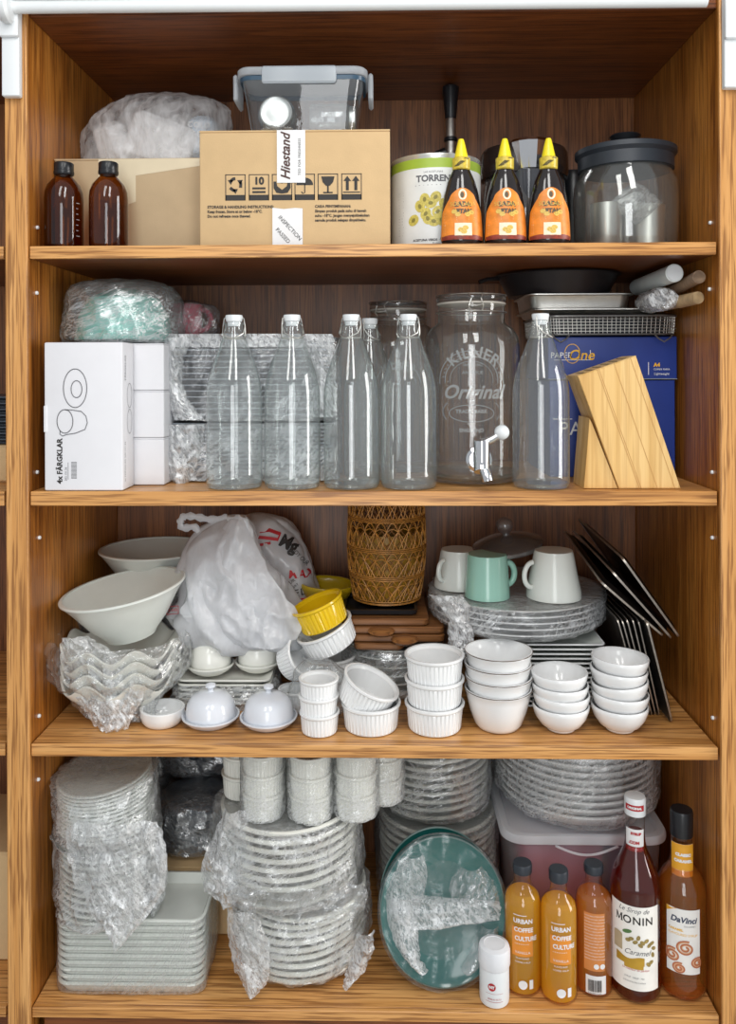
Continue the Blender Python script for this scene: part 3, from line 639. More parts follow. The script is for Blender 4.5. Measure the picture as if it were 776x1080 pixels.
# ================================================================== SHELF 2
s = S(.004)
a, b_ = P(47, 518, .004).x, P(129.5, 518, .004).x; zt = P(90, 361, .004).z
o = Vector(((a+b_)/2, .034, Z2)); Wd, Hh = b_-a, zt-Z2
c = thing('printed_carton', 'tall white carton with printed cup and plate drawings at the left', 'box', o)
MB().rbox(-Wd/2, Wd/2, -.03, .028, .0003, Hh, .0015).build('carton_body', whitecard, c)
fn = flat((0, -.03, 0), (1, 0, 0), (0, 0, 1)); U = lambda x: (x-88.2)*s; V = lambda y: (518-y)*Hh/157
MB().rbox(U(47)-.0016, U(49.5), -.0312, -.029, V(456), V(428), .0005).build('closing_tab', whitecard, c)
mb = MB()
def oval(fn, cx, cy, rx, ry, rot=0, n=40): return [(U(cx)+s*(rx*cos(2*pi*i/n)*cos(rot)-ry*sin(2*pi*i/n)*sin(rot)), V(cy)+s*(rx*cos(2*pi*i/n)*sin(rot)+ry*sin(2*pi*i/n)*cos(rot))) for i in range(n+1)]
L = .9*s
stroke(mb, fn, oval(fn, 79.5, 409.5, 12.5, 20.5), L); stroke(mb, fn, oval(fn, 81, 410.5, 5.8, 9), L)
stroke(mb, fn, oval(fn, 68.5, 444.5, 8.5, 12.5), L)
stroke(mb, fn, [(U(x), V(y)) for x, y in ((68, 432.2), (76, 432.5), (86, 434), (91, 439), (92.5, 446), (90, 453), (80, 457), (70, 458.5), (66, 460), (63, 458), (63.5, 454))], L)
mb.build('line_drawing', inkgrey, c, smooth=0)
txt('4x FÄRGKLAR', .0118, ink, c, fn, U(63), V(486.5), rot=pi/2, bold=.0004)
mb = MB(); txt('502.151.56', .005, None, None, fn, U(69.5), V(500), rot=pi/2, mb=mb)
for q in range(14): grid(mb, fn, U(75), U(81), V(488+q*1.3), V(488+q*1.3-.6), 1)
grid(mb, fn, U(71.5), U(72), V(506), V(488), 1); mb.build('article_number', inkgrey, c, smooth=0)
f2 = flat((Wd/2, -.03, 0), (0, 1, 0), (0, 0, 1)); mb = MB(); V2 = V
txt('FÄRGKLAR', .0085, None, None, f2, .014, V(388), rot=pi/2, mb=mb); txt('4x FÄRGKLAR 502.151.56', .006, None, None, f2, .012, V(488), rot=pi/2, mb=mb)
for yy in (418, 446): stroke(mb, f2, [(.035+.012*cos(t*pi/12), V(yy)+.02*sin(t*pi/12)) for t in range(25)], .0009)
mb.build('side_print', inkgrey, c, smooth=0)
s = S(.065); xr = PX(172.5, .065)
for i in range(3):
    h = .0795; zb = Z2+(2-i)*h*1.004
    bx = thing('white_box', f'small white carton behind the printed carton, {("topmost", "middle one", "lowest")[i]} of a pile of three', 'box', (xr-.075, .14, zb), 0, 'small white cartons')
    MB().rbox(-.075, .075, -.073, .073, .0003, h-.0022, .0015).build('carton_body', whitecard, bx)
    MB().rbox(-.0745, .0745, -.0728, .0728, h-.0022, h, .0006).build('lid_flap', whitecard, bx)
    grid(MB(), flat((0, -.073, 0), (1, 0, 0), (0, 0, 1)), .012, .020, h-.004, h-.0015, 2).build('thumb_notch', inkgrey, bx)
bt = Z2+3*h*1.004
# teal bowls wrapped
s = S(.15); o = Vector((PX(130, .15), .155, bt)); H = P(130, 299, .15).z-bt
for i in range(2):
    pr = wall([(.020, .001), (.026, .002), (.062, .018), (.078, H*.45), (.083, H*.72)], .003)
    ob = MB().lathe([(r, H*.78-z) for r, z in pr], 56).build('teal_bowl', teal, loc=o+Vector((-.002+.002*i, .001*i, .014*i+.001)))
    tag(ob, ('teal bowl lying upside down under film, inner one of two', 'teal bowl lying upside down under film, outer one of two')[i], 'bowl', 'film-wrapped teal bowls')
hx = 57*s
sh = shell([(0, 0, .03, .03, .0), (0, 0, hx*.93, .082, .004), (0, 0, hx*.99, .086, H*.35), (.002, 0, hx*.94, .083, H*.75), (0, 0, hx*.75, .068, H*.97), (.008, 0, hx*.35, .03, H*1.04), (.01, 0, .004, .004, H*1.05)], 34, 110, .006, 34, 10, .004, 2.6, 1)
tag(sh.build('cling_film', filmC, loc=o), 'crumpled cling film around the teal bowls on the white cartons', 'cling film')
# ribbed stack
def sqplate(hw, hd, rad, h, m, mr, name, label, loc, group, n=4, cat='plate', rz=0, t=.0022, proto=None):
    if proto: return dup(proto, loc, label, rz=rz)
    p = thing(name, label, cat, loc, rz, group)
    MB().loft([rrect(hw*.55, hd*.55, rad*.6, 0), rrect(hw*.78, hd*.78, rad*.8, .0008), rrect(hw, hd, rad, h-t), rrect(hw, hd, rad, h), rrect(hw*.96, hd*.96, rad*.95, h), rrect(hw*.78, hd*.78, rad*.8, h*.45), rrect(hw*.3, hd*.3, rad*.5, h*.42)]).build('plate_body', m, p)
    MB().loft([rrect(hw+.0003, hd+.0003, rad, h-t), rrect(hw+.0007, hd+.0007, rad, h-t/2), rrect(hw+.0003, hd+.0003, rad, h+.0002), rrect(hw*.97, hd*.97, rad*.95, h+.0002), rrect(hw*.97, hd*.97, rad*.95, h-t)], ring=True).build('rim', mr, p)
    return p
xa, xb = PX(176, .10), PX(351, .10); hw = (xb-xa)/2; cx = (xa+xb)/2
zm = P(260, 445, .10).z; zt = P(260, 355, .10).z
pp = None
for k, (zb, ze, n, nm) in enumerate(((Z2, zm-.004, 14, 'lower'), (zm, zt-.002, 14, 'upper'))):
    for i in range(n):
        z = zb+.002+(ze-zb-.012)*i/(n-1)
        lab = f'dark grey square plate, {ORD[n-1-i]} in the {nm} pile behind the bottles'
        q = sqplate(hw, .095, .022, .011, slate, slaterim, 'square_plate', lab, (cx, .205, z), 'dark square plates in film', proto=pp, t=.0018)
        if pp is None: pp = q
    H = ze-zb
    sh = shell([(0, 0, hw*.5, .05, .0006), (0, 0, hw*1.0, .097, .0012), (0, 0, hw*1.03, .100, .01), (0, 0, hw*1.03, .100, H*.5), (0, 0, hw*1.03, .100, H*.95), (0, 0, hw*.98, .096, H+.001), (0, 0, hw*.5, .05, H+.0015), (0, 0, .005, .005, H+.0015)], 40, 150, .003, 26, 0, 0, 7, 4+k, .0016)
    tag(sh.build('cling_film', filmD if k else filmA, loc=(cx, .205, zb)), f'cling film wrapped around the {nm} pile of dark square plates', 'cling film')
drape([(356, 172, 200), (380, 172, 192), (405, 172, 190), (425, 176, 200), (443, 182, 214)], .098, filmB, 'white crinkled film edge down the left of the upper dark plate pile', 61, .004)
drape([(352, 176, 350), (358, 176, 352), (366, 178, 352)], .098, filmB, 'white crinkled film band along the top of the upper dark plate pile', 63, .003)
drape([(364, 318, 353), (390, 326, 354), (415, 332, 354), (440, 320, 354)], .098, filmB, 'white crinkled film edge down the right of the upper dark plate pile', 65, .004)
drape([(448, 170, 215), (470, 164, 212), (492, 168, 206), (506, 176, 200), (511, 184, 196)], .094, filmB, 'bunched film end at the left of the lower dark plate pile', 67, .006)
# pink mug
o = Vector((PX(196, .24), .24, P(260, 355, .10).z+.0075)); s = S(.24)
def mug(name, label, cat, loc, prof, m, hs, hr, hang, htube=.005, t=.003, rot=None, grp=None, seg=48, foot=None):
    b = thing(name, label, cat, loc, 0, grp)
    mb = MB().lathe(wall(prof, t), seg); 
    if rot: mb.tf(rot)
    mb.build('cup_body', m, b)
    (r0, z0), (r1, z1) = hs; pts = []
    for i in range(13):
        a = -pi/2+pi*i/12; f = i/12; rr = r1+(r0-r1)*(1-f); zc = z0+(z1-z0)*f
        pts.append(((r0+(r1-r0)*f+hr*cos(a))*cos(hang), (r0+(r1-r0)*f+hr*cos(a))*sin(hang), (z0+z1)/2+(z1-z0)/2*sin(a)))
    h = MB().tube(pts, htube, 10)
    if rot: h.tf(rot)
    h.build('handle', m, b); return b
mug('mug', 'pink mug wrapped in film on the dark plate pile', 'mug', o, [(13*s, 0), (15*s, .001), (17*s, .012), (17*s, 30*s), (18*s, 33*s)], pink, ((17*s, 5*s), (17*s, 28*s)), 12*s, -.25)
sh = shell([(0, 0, .02, .02, -.001), (.01, 0, 23*s, .035, .002), (.01, 0, 26*s, .04, 15*s), (.008, 0, 23*s, .037, 30*s), (0, 0, 10*s, .02, 36*s), (0, 0, .002, .002, 37*s)], 22, 70, .006, 40, 8, .004, 2.2, 6)
tag(sh.build('cling_film', filmD, loc=o), 'loose cling film around the pink mug', 'cling film')
# swing-top bottles
def swing(cx, yt, Y, label, first=None, rz=0):
    s = S(Y)
    loc, pr = LP(cx, Y, [(24, 520), (28, 519), (29.5, 515), (29.5, 500), (29.5, 425), (29, 413), (27, 400), (22.5, 385), (17, 371), (12.5, 358), (10.2, 348), (9.6, 343), (10.6, 342.5), (10.6, 340)], Z2)
    if first: return dup(first, loc, label, rz=rz)
    b = thing('swing_top_bottle', label, 'bottle', loc, rz, 'clear swing-top glass bottles')
    MB().lathe(pr, 64, cap1=False).build('glass_body', gl_clear, b)
    MB().lathe([(.0004, .0035), (20*s, .002), (27*s, .004), (28*s, .009), (22*s, .006), (.0004, .010)], 48).build('thick_base', gl_thick, b)
    h = pr[-1][1]
    MB().lathe([(6.5*s, h-4*s), (6.8*s, h), (8.4*s, h+1*s), (9.2*s, h+6*s), (8.6*s, h+7.5*s), (.001, h+7.8*s)], 28).build('stopper', whiteplastic, b)
    w = MB(); r = .0009; z0 = h-17*s
    w.tube([(10.8*s*cos(a), 10.8*s*sin(a), z0) for a in [2*pi*i/28 for i in range(28)]], r, 6, ring=True)
    for q in (-1, 1):
        w.tube([(q*10.8*s, 0, z0), (q*12.2*s, -.003, z0+4*s), (q*11.6*s, -.001, h-4*s), (q*10.4*s, 0, h+4*s), (q*8.6*s, 0, h+5*s)], r, 6)
        w.tube([(q*11.6*s, -.001, h-4*s), (q*11*s, -7*s, h-12*s), (q*5*s, -12.5*s, z0+1*s), (0, -13.2*s, z0-.5*s)], r, 6)
    w.build('wire_bail', steel, b)
    return b
sw = swing(247, 332, .048, 'clear swing-top bottle furthest left, before the dark plates')
swing(308, 333, .048, 'clear swing-top bottle second from the left, before the dark plates', sw, .5)
swing(370.5, 334, .048, 'clear swing-top bottle third from the left in the front row', sw, -.4)
swing(390, 341, .150, 'clear swing-top bottle half hidden behind two others near the shelf middle', sw, .9)
swing(430.8, 336, .048, 'clear swing-top bottle directly left of the tapped drink dispenser', sw, -.2)
swing(570, 332, .048, 'clear swing-top bottle between the drink dispenser and the knife block', sw, 1.0)
# storage jar with clip lid
def cliplid(c, r, z, s, ang):
    MB().lathe([(r*.97, z), (r*1.03, z+.002), (r*1.03, z+.004), (r*.98, z+.005)], 56).build('rubber_seal', pm('seal', (196, 190, 180), .5), c)
    MB().lathe([(r*.6, z+.004), (r*1.0, z+.005), (r*1.04, z+.008), (r*1.04, z+.014), (r*.98, z+.018), (r*.6, z+.019), (.001, z+.017)], 56).build('glass_lid', gl_thick, c)
    w = MB(); q = .0011
    for zz in (z-.012, z+.017): w.tube([(r*1.05*cos(a), r*1.05*sin(a), zz) for a in [2*pi*i/40 for i in range(40)]], q*.8, 6, ring=True)
    ca, sa = cos(ang), sin(ang); T = lambda t, o_, zz: (r*o_*ca-t*sa, r*o_*sa+t*ca, zz)
    w.tube([T(-.011, 1.05, z-.012), T(-.012, 1.2, z-.004), T(-.008, 1.22, z+.008), T(-.012, 1.08, z+.017)], q, 6)
    w.tube([T(.011, 1.05, z-.012), T(.012, 1.2, z-.004), T(.008, 1.22, z+.008), T(.012, 1.08, z+.017)], q, 6)
    w.tube([T(-.011, 1.2, z-.002), T(0, 1.24, z-.004), T(.011, 1.2, z-.002)], q, 6)
    w.build('wire_clip', steel, c)
loc, pr = LP(420, .29, [(36, 512), (42, 510), (44, 500), (44.5, 410), (44, 370), (41, 354), (34, 345), (30, 342), (29, 338), (29, 326)], Z2, .05)
pr2 = pr[:-1]+[(pr[-1][0], pr[-1][1])]
c = thing('clip_top_jar', 'large clip-top glass jar standing behind the dispenser and bottles', 'jar', loc)
MB().lathe(pr, 64, cap1=False).build('glass_body', gl_thick, c); cliplid(c, pr[-1][0], pr[-1][1]-.002, S(.29), -pi/2-.55)
fn = cyl(pr[3][0], a_cam(loc), 0, .0006); zc = lambda y: P(420, y, .21).z-Z2
mb = MB(); txt('KILNER', .020, None, None, fn, 0, zc(385), bold=.0002, bend=.055, mb=mb)
for rr in (.034, .044): stroke(mb, fn, [(rr*sin(q*.1), zc(408)+rr*cos(q*.1)) for q in range(-14, 15)], .0014)
mb.build('embossing', gl_emb, c, smooth=0)
# dispenser
loc, pr = LP(497, .13, [(40, 513), (46, 511), (49.5, 504), (49, 492), (49.5, 480), (50, 400), (50, 366), (48.5, 354), (43, 345), (37, 341), (35, 338), (35, 318)], Z2, .06)
c = thing('drink_dispenser', 'large embossed glass drink dispenser with chrome tap and clip lid', 'dispenser', loc)
MB().lathe(pr, 72, cap1=False).build('glass_body', gl_thick, c); s = S(.13)
MB().lathe([(.001, .012), (40*s, .006), (47*s, .012), (48*s, .018), (40*s, .012), (.001, .020)], 56).build('thick_base', gl_thick, c)
cliplid(c, pr[-1][0], pr[-1][1]-.003, s, a_cam(loc)+.12)
R = pr[5][0]; fn = cyl(R, a_cam(loc), 0, .0008); zc = lambda y: P(497, y, .05).z-Z2; s = S(.05)
mb = MB()
txt('KILNER', .026, None, None, fn, .004, zc(372), bold=.0005, bend=.055, mb=mb, sp=1.1)
for rr, wd in ((31*s, .0013), (25*s, .0013), (20*s, .0008)): stroke(mb, fn, [(rr*1.15*sin(q*.1), zc(401)+rr*cos(q*.1)) for q in range(-17, 18)], wd)
for q in range(-9, 10): ell(mb, fn, 28*s*1.1*sin(q*.16), zc(401)+28*s*cos(q*.16), .0012, .0012)
txt('Original', .032, None, None, fn, .002, zc(414), bold=.0008, shear=.35, mb=mb)
txt('ANTIQUE', .008, None, None, fn, .002, zc(393), mb=mb); txt('SINCE 1842', .0065, None, None, fn, .002, zc(385), mb=mb)
stroke(mb, fn, [(24*s*cos(q*pi/18), zc(436)+9*s*sin(q*pi/18)) for q in range(37)], .0011); txt('TRADE MARK', .0085, None, None, fn, 0, zc(434), bold=.0003, mb=mb)
txt('ENGLAND', .0085, None, None, fn, 0, zc(454), bold=.0003, mb=mb)
for q in (-1, 1): stroke(mb, fn, [(q*(26+6*sin(t*.5))*s, zc(425+t*3)) for t in range(7)], .0012)
mb.build('embossing', gl_emb, c, smooth=0)
# tap
ac = a_cam(loc); tx = (P(505, 484, .04).x-loc.x); a0 = -pi/2+tx/R*1.02; T = Matrix.Translation((R*cos(a0), R*sin(a0), zc(484))) @ Matrix.Rotation(a0+pi/2, 4, 'Z') @ Matrix.Scale(1.3, 4)
MB().lathe([(.003, .001), (.0165, .001), (.0165, .004), (.0125, .006), (.0125, .009), (.006, .010)], 32).tf(T @ Matrix.Rotation(pi/2, 4, 'X')).build('tap_washer', chrome, c)
m = MB().tube([(0, -.008, 0), (0, -.030, 0)], .0085, 18); m.tube([(0, -.028, .026), (0, -.028, .012), (0, -.028, -.004), (0, -.032, -.012)], .0098, 20); m.tube([(.001, -.030, -.006), (.004, -.036, -.014), (.006, -.038, -.023)], .0068, 16)
m.tube([(0, -.028, .022), (.012, -.028, .027), (.022, -.028, .033)], .0048, 12); m.tf(T).build('tap_body', chrome, c)
m = MB(); m.loft([circ(.0092*cos(a), .0092*sin(a), 20) for a in [-pi/2+.05+(pi-.1)*i/10 for i in range(11)]]); m.tf(T @ Matrix.Translation((.025, -.028, .036))).build('tap_knob', whiteplastic, c)
# blue paper box
Y = .165; a, b_ = PX(578, Y), PX(714, Y); zt = P(650, 355, Y).z; o = Vector(((a+b_)/2, Y+.11, Z2)); Wd, Hh = b_-a, zt-Z2; s = S(Y)
blue = pm('navy_carton', (32, 56, 132), .4, var=.08, vs=20); c = thing('paper_box', 'navy blue printer paper box under the wire basket and trays', 'box', o)
MB().rbox(-Wd/2+.003, Wd/2-.003, -.107, .107, .0003, Hh*.69, .001).build('box_base', blue, c)
U = lambda x: (x-646)*s; V = lambda y: (513-y)*Hh/158
lz = V(403); MB().rbox(-Wd/2, Wd/2, -.11, .11, lz, Hh, .0015).build('box_lid', blue, c)
fl = flat((0, -.110, 0), (1, 0, 0), (0, 0, 1)); fb = flat((0, -.107, 0), (1, 0, 0), (0, 0, 1))
grid(MB(), fl, -Wd/2, Wd/2, lz, lz+.0012, 1).build('lid_edge', slaterim, c)
txt('PAPER', .0145, paper, c, fl, U(592.5), V(376), align='CENTER', sx=.95, bold=.0001)
gold = pm('gold_print', (232, 176, 40), .45)
txt('One', .026, gold, c, fl, U(613), V(376), shear=.25, bold=.0003)
mb = MB(); stroke(mb, fl, oval(fl, 604, 375, 7.5, 10, .2) if False else [(U(604)+s*(8*cos(t*.2)), V(374)+s*(10*sin(t*.2))) for t in range(33)], .0012); mb.build('gold_swirl', gold, c, smooth=0)
mb = MB(); grid(mb, fl, U(585), U(623), V(381.4), V(380.8), 1); grid(mb, fl, U(622.5), U(623.2), V(381), V(370), 1); grid(mb, fl, U(683), U(683.7), V(398), V(384), 1)
txt('COPIER PAPER', .0045, None, None, fl, U(697), V(392), mb=mb); txt('Lightweight', .0058, None, None, fl, U(697), V(397), mb=mb); mb.build('white_print', paper, c, smooth=0)
txt('A4', .0095, gold, c, fl, U(692), V(387), bold=.0004)
mb = MB(); txt('PAPER', .034, None, None, fb, U(590), V(459), align='LEFT', mb=mb, sp=1.1, bold=.0001); grid(mb, fb, U(584), U(604), V(448), V(447.2), 1); mb.build('large_print', paper, c, smooth=0)
bxt = Z2+Hh
# wire basket
Y = .155; zt = P(650, 333, Y).z; o = Vector((PX(645.5, Y), Y+.115, bxt)); hx = (PX(717, Y)-PX(574, Y))/2; H = zt-bxt
bk = thing('wire_basket', 'black and steel mesh frying basket lying on the blue paper box', 'basket', o)
m = MB(); 
for z_, rr in ((.004, .0016), (H, .0024)): m.tube([(p[0], p[1], z_) for p in rrect(hx-(.004 if z_ < .01 else 0), .115, .025, 0)], rr, 8, ring=True)
for q in (-1, 1): m.tube([(q*hx*.62, -.116, .004), (q*hx*.68, -.117, -.004), (q*hx*.76, -.117, -.010), (q*hx*.84, -.117, -.004), (q*hx*.9, -.115, .004)], .0014, 8)
m.build('rim_wires', pm('basket_wire', (120, 118, 116), .3, metal=.8), bk)
m = MB(); 
for j in range(1, 6): m.tube([(p[0]*.995, p[1]*.995, .004+(H-.004)*j/6) for p in rrect(hx, .115, .025, 0)], .0006, 4, ring=True)
per = []; lp = rrect(hx-.001, .114, .025, 0, 8)
for i in range(len(lp)):
    a, b_ = Vector(lp[i]), Vector(lp[(i+1) % len(lp)]); n_ = max(1, int((b_-a).length/.0075))
    per += [a.lerp(b_, k/n_) for k in range(n_)]
for p in per: m.tube([(p.x*.98, p.y*.98, .004), (p.x, p.y, H)], .0006, 4)
m.build('wire_mesh', steel, bk)
MB().loft([rrect(hx-.006, .108, .02, .002), rrect(hx-.004, .110, .02, H*.9), rrect(hx-.008, .106, .02, H*.9), rrect(hx-.010, .104, .02, .004)]).build('black_liner', blk, bk)
# steel trays
def tray(label, xa, xb, Y, dep, zb, h, m, lip=.008, rad=.02, name='steel_tray', cat='tray'):
    a, b_ = PX(xa, Y), PX(xb, Y); hw = (b_-a)/2; hd = dep/2
    t = thing(name, label, cat, ((a+b_)/2, Y+hd, zb))
    MB().loft([rrect(hw-lip-.006, hd-lip-.006, rad, 0), rrect(hw-lip-.003, hd-lip-.003, rad, .002), rrect(hw-lip, hd-lip, rad, h-.003), rrect(hw-lip*.7, hd-lip*.7, rad, h-.001), rrect(hw, hd, rad, h-.001), rrect(hw, hd, rad, h+.001), rrect(hw-lip*1.1, hd-lip*1.1, rad, h+.001), rrect(hw-lip-.005, hd-lip-.005, rad, .003)]).build('tray_body', m, t)
    return t, zb+h+.001
t_, z_ = tray('wide shallow steel tray lying on the wire basket', 562, 704, .16, .20, bxt+H+.0026, .010, steel)
z0 = z_+.0005; hh = P(614, 310, .17).z-z0
t_, z_ = tray('deep steel tray on the shallow tray, below the dark round pan', 556, 671, .17, .17, z0, hh, steel, .006)
s = S(.26); pz = z_+.0006; top = min(P(593, 291, .26).z, Z1-.024)
pn = thing('round_pan', 'dark round pan crowning the pile of trays under the top shelf', 'pan', (PX(588, .26), .262, pz))
MB().lathe(wall([(.085, 0), (.092, .001), (.112, top-pz-.002), (.118, top-pz)], .002), 64).build('pan_body', darkpan, pn)
MB().tube([(-.11, 0, top-pz-.004), (-.135, -.01, top-pz-.006), (-.150, -.015, top-pz-.012)], .004, 8).build('rim_handle', darkpan, pn)
# rolled paper and brush handles at right
Zr = P(690, 318, .10).z; wz = bxt+H+.0026
def rod(name, label, cat, p0, p1, r, m, extra=None, r2=None):
    a = Vector(p0); o = Vector(a); t = thing(name, label, cat, o)
    d = Vector(p1)-a; n = d.normalized()
    MB().tube([(0, 0, 0), n*.003, d*.5, d-n*.004, d], r, 20, r2=r2).build('shaft', m, t)
    if extra: extra(t, d, n)
    return t
p0, p1 = P(683, 300, .16), P(716, 290, .03)
def rolled(t, d, n):
    MB().tube([n*-.001+d, d+n*.0015], .0128, 20).build('rounded_end', whiteplastic, t)
rod('rolling_pin', 'white cylindrical rolling pin poking forward above the wire basket', 'rolling pin', P(672, 303, .24), P(711, 288, .06), .0150, pm('white_polymer', (212, 218, 216), .5), rolled)
def gripend(t, d, n): MB().tube([d*.55, d*.8, d+n*.001], .0118, 18, r2=.0105).build('wooden_grip', olive, t)
gw = pm('weathered_wood', (150, 124, 100), .6, var=.25, vs=60, stretch=(1, 4, 1)); lw_ = pm('pale_worn_wood', (190, 160, 118), .6, var=.2, vs=60)
def grip(m): return lambda t, d, n: MB().tube([d*.5, d*.52, d*.75, d*.98, d], .0112, 18, r2=.0100).build('worn_end', m, t)
rod('wooden_stick', 'grey-brown round wooden handle, upper of two poking out above the basket', 'stick', P(702, 310, .18), P(737, 292, .03), .0105, gw, grip(gw))
rod('wooden_stick', 'pale worn wooden handle, lower of two poking out above the basket', 'stick', P(700, 322, .17), P(736, 314, .03), .0100, lw_, grip(lw_))
# coiled wire whisk head / rolled mesh
m = MB(); o = Vector((PX(693, .12), .13, wz))
R0 = .020
for k in range(7):
    r = .004+k*.0027; m.tube([(r*cos(a), -.02+k*.004, .021+r*.62*sin(a)) for a in [2*pi*i/24 for i in range(24)]], .0007, 5, ring=True)
m2 = shell([(0, 0, .018, .013, -.03), (0, 0, .026, .018, -.025), (0, 0, .026, .018, .04), (0, 0, .01, .008, .045)], 14, 50, .004, 60).tf(Matrix.Translation((0, 0, .021)) @ Matrix.Rotation(pi/2, 4, 'X'))
c = thing('mesh_roll', 'rolled clear plastic sheet among the handles on the wire basket', 'roll', o)
m2.build('rolled_sheet', filmB, c); m.build('spiral_edge', slaterim, c)
# knife block
Y = .022; s = S(Y)
def pz_(x, y): q = P(x, y, Y); return (q.x, q.z)
cxk = PX(660, Y); o = Vector((cxk, Y+.04, Z2))
kb = thing('knife_block', 'empty slanted bamboo knife block in front of the blue paper box', 'knife block', o)
def pol(pts): return [(pz_(*p)[0]-cxk, max(pz_(*p)[1]-Z2, 0)) for p in pts]
base = [(652.5, 516), (718, 516), (670.5, 375), (609, 396.5)]
q = pol(base); mb = MB()
def inset(q, e):
    cx_, cz_ = sum(p[0] for p in q)/len(q), sum(p[1] for p in q)/len(q); return [(p[0]+(cx_-p[0])*e, p[1]+(cz_-p[1])*e) for p in q]
qi = inset(q, .02)
mb.loft([[(x, y, z) for x, z in qq] for qq, y in ((qi, -.041), (q, -.039), (q, .039), (qi, .041))]).build('slanted_block', bamboo, kb, smooth=0)
q2 = pol([(616, 516), (652, 516), (624.5, 446), (622, 441)]); qi = inset(q2, .02)
MB().loft([[(x, y, z) for x, z in qq] for qq, y in ((qi, -.0375), (q2, -.0355), (q2, .036), (qi, .038))]).build('support_wedge', bamboo, kb, smooth=0)
mb = MB(); A, B_ = Vector((q[3][0], 0, q[3][1])), Vector((q[2][0], 0, q[2][1])); dv = (B_-A); nn = Vector((-dv.z, 0, dv.x)).normalized()
for i in range(6):
    c0 = A+dv*(.14+.145*i); hw_ = dv.normalized()*.0013
    pts = [c0-hw_+Vector((0, -.028, 0)), c0+hw_+Vector((0, -.028, 0)), c0+hw_+Vector((0, .026, 0)), c0-hw_+Vector((0, .026, 0))]
    b0 = len(mb.v); mb.v += [p+nn*.0004 for p in pts]; mb.f.append((b0, b0+1, b0+2, b0+3))
mb.build('knife_slots', ink, kb, smooth=0)
mb = MB()
for f_ in (.33, .36, .62, .9):
    A1 = Vector((q[3][0], -.0413, q[3][1])).lerp(Vector((q[2][0], -.0413, q[2][1])), f_); B1 = Vector((q[0][0], -.0413, q[0][1]+.0005)).lerp(Vector((q[1][0], -.0413, q[1][1]+.0005)), f_)
    e = Vector((.0005, 0, 0)); b0 = len(mb.v); mb.v += [A1-e, A1+e, B1+e, B1-e]; mb.f.append((b0, b0+1, b0+2, b0+3))
mb.build('glue_lines', pm('bamboo_seam', (190, 142, 80), .5), kb, smooth=0)
# ================================================================== SHELF 3
def yfront(y, z): return (ZC-z)*F/(y-390)+CAMY       # depth of a point of the shelf seen at image row y
def fluted(pr, t, k, z0, z1, amp):
    """profile with k shallow vertical flutes between heights z0 and z1"""
    n = k*4; full = wall(pr, t); no = len(pr); loops = []
    rr = []
    for i, (r, z) in enumerate(full): rr.append((r, z, i < no and z0 <= z <= z1))
    for r, z, fl in rr:
        loops.append([((max(r, .0004)-(amp*max(0, cos(k*2*pi*i/n))**2 if fl else 0))*cos(2*pi*i/n), (max(r, .0004)-(amp*max(0, cos(k*2*pi*i/n))**2 if fl else 0))*sin(2*pi*i/n), z) for i in range(n)])
    return MB().loft(loops)
def ramekin(r, h, m, k=34, rim=.12):
    pr = [(r*.82, 0), (r*.86, .0006), (r*.87, h*.05), (r*.88, h*.08), (r*.935, h*(1-rim-.1)), (r*.925, h*(1-rim-.05)), (r*.97, h*(1-rim)), (r, h*(1-rim+.03)), (r, h*.985), (r*.985, h)]
    return fluted(pr, .0032, k, h*.07, h*(1-rim-.09), r*.045)
_mesh = {}
def put(key, make, m, name, label, cat, loc, rot=(0, 0, 0), group=None, smooth=38):
    """first call builds the shape, later calls reuse its mesh for a copy of the object"""
    if key in _mesh: o = _mesh[key].copy(); COL.objects.link(o); o.location = loc
    else: o = make().build(name, m, loc=loc, smooth=smooth); _mesh[key] = o
    if 'group' in o: del o['group']
    o.rotation_euler = rot; return tag(o, label, cat, group)
E = .0006
# small dish
Yd = .062; s = S(Yd); x = PX(167, Yd)
c = put('dish', lambda: MB().lathe(wall([(.028, 0), (.030, .001), (.0345, .007), (.0370, .016), (.0375, .026), (.0365, .027)], .003), 56), cer, 'sauce_dish', 'small round white dish alone at the left front of the third shelf', 'dish', (x, .080, Z3))
# cloche butter dishes
def cloche(cx, Y, zb, r, h, label, m, knob=True, flat_=False):
    c = thing('butter_dish', label, 'butter dish', (PX(cx, Y), Y, zb), 0, None)
    MB().lathe(wall([(r*.62, 0), (r*.64, .001), (r*.85, .006), (r, .014), (r, .016)], .003), 56).build('saucer', m, c)
    b = .008; R = r*.86
    dome = [(R*.98, b), (R, b+.001), (R, b+h*.35), (R*.93, b+h*.62), (R*.75, b+h*.84), (R*.45, b+h*.96), (R*.14, b+h)] if not flat_ else [(R*.98, b), (R, b+.001), (R*1.0, b+h*.85), (R*.95, b+h*.97), (R*.5, b+h)]
    L = MB().lathe(dome+[(.001, b+h)], 56).build('cover', m, c)
    if knob: MB().lathe([(R*.14, b+h-.001), (R*.10, b+h+.003), (R*.13, b+h+.005), (R*.21, b+h+.008), (R*.2, b+h+.0115), (R*.08, b+h+.0135), (.0005, b+h+.0138)], 28).build('knob', m, L)
    return c
cloche(221, .078, Z3, .0485, .047, 'bluish white domed butter dish, front left of the pair on the shelf', cerblue)
cloche(282, .074, Z3, .0485, .047, 'bluish white domed butter dish, front right beside the little ramekins', cerblue)
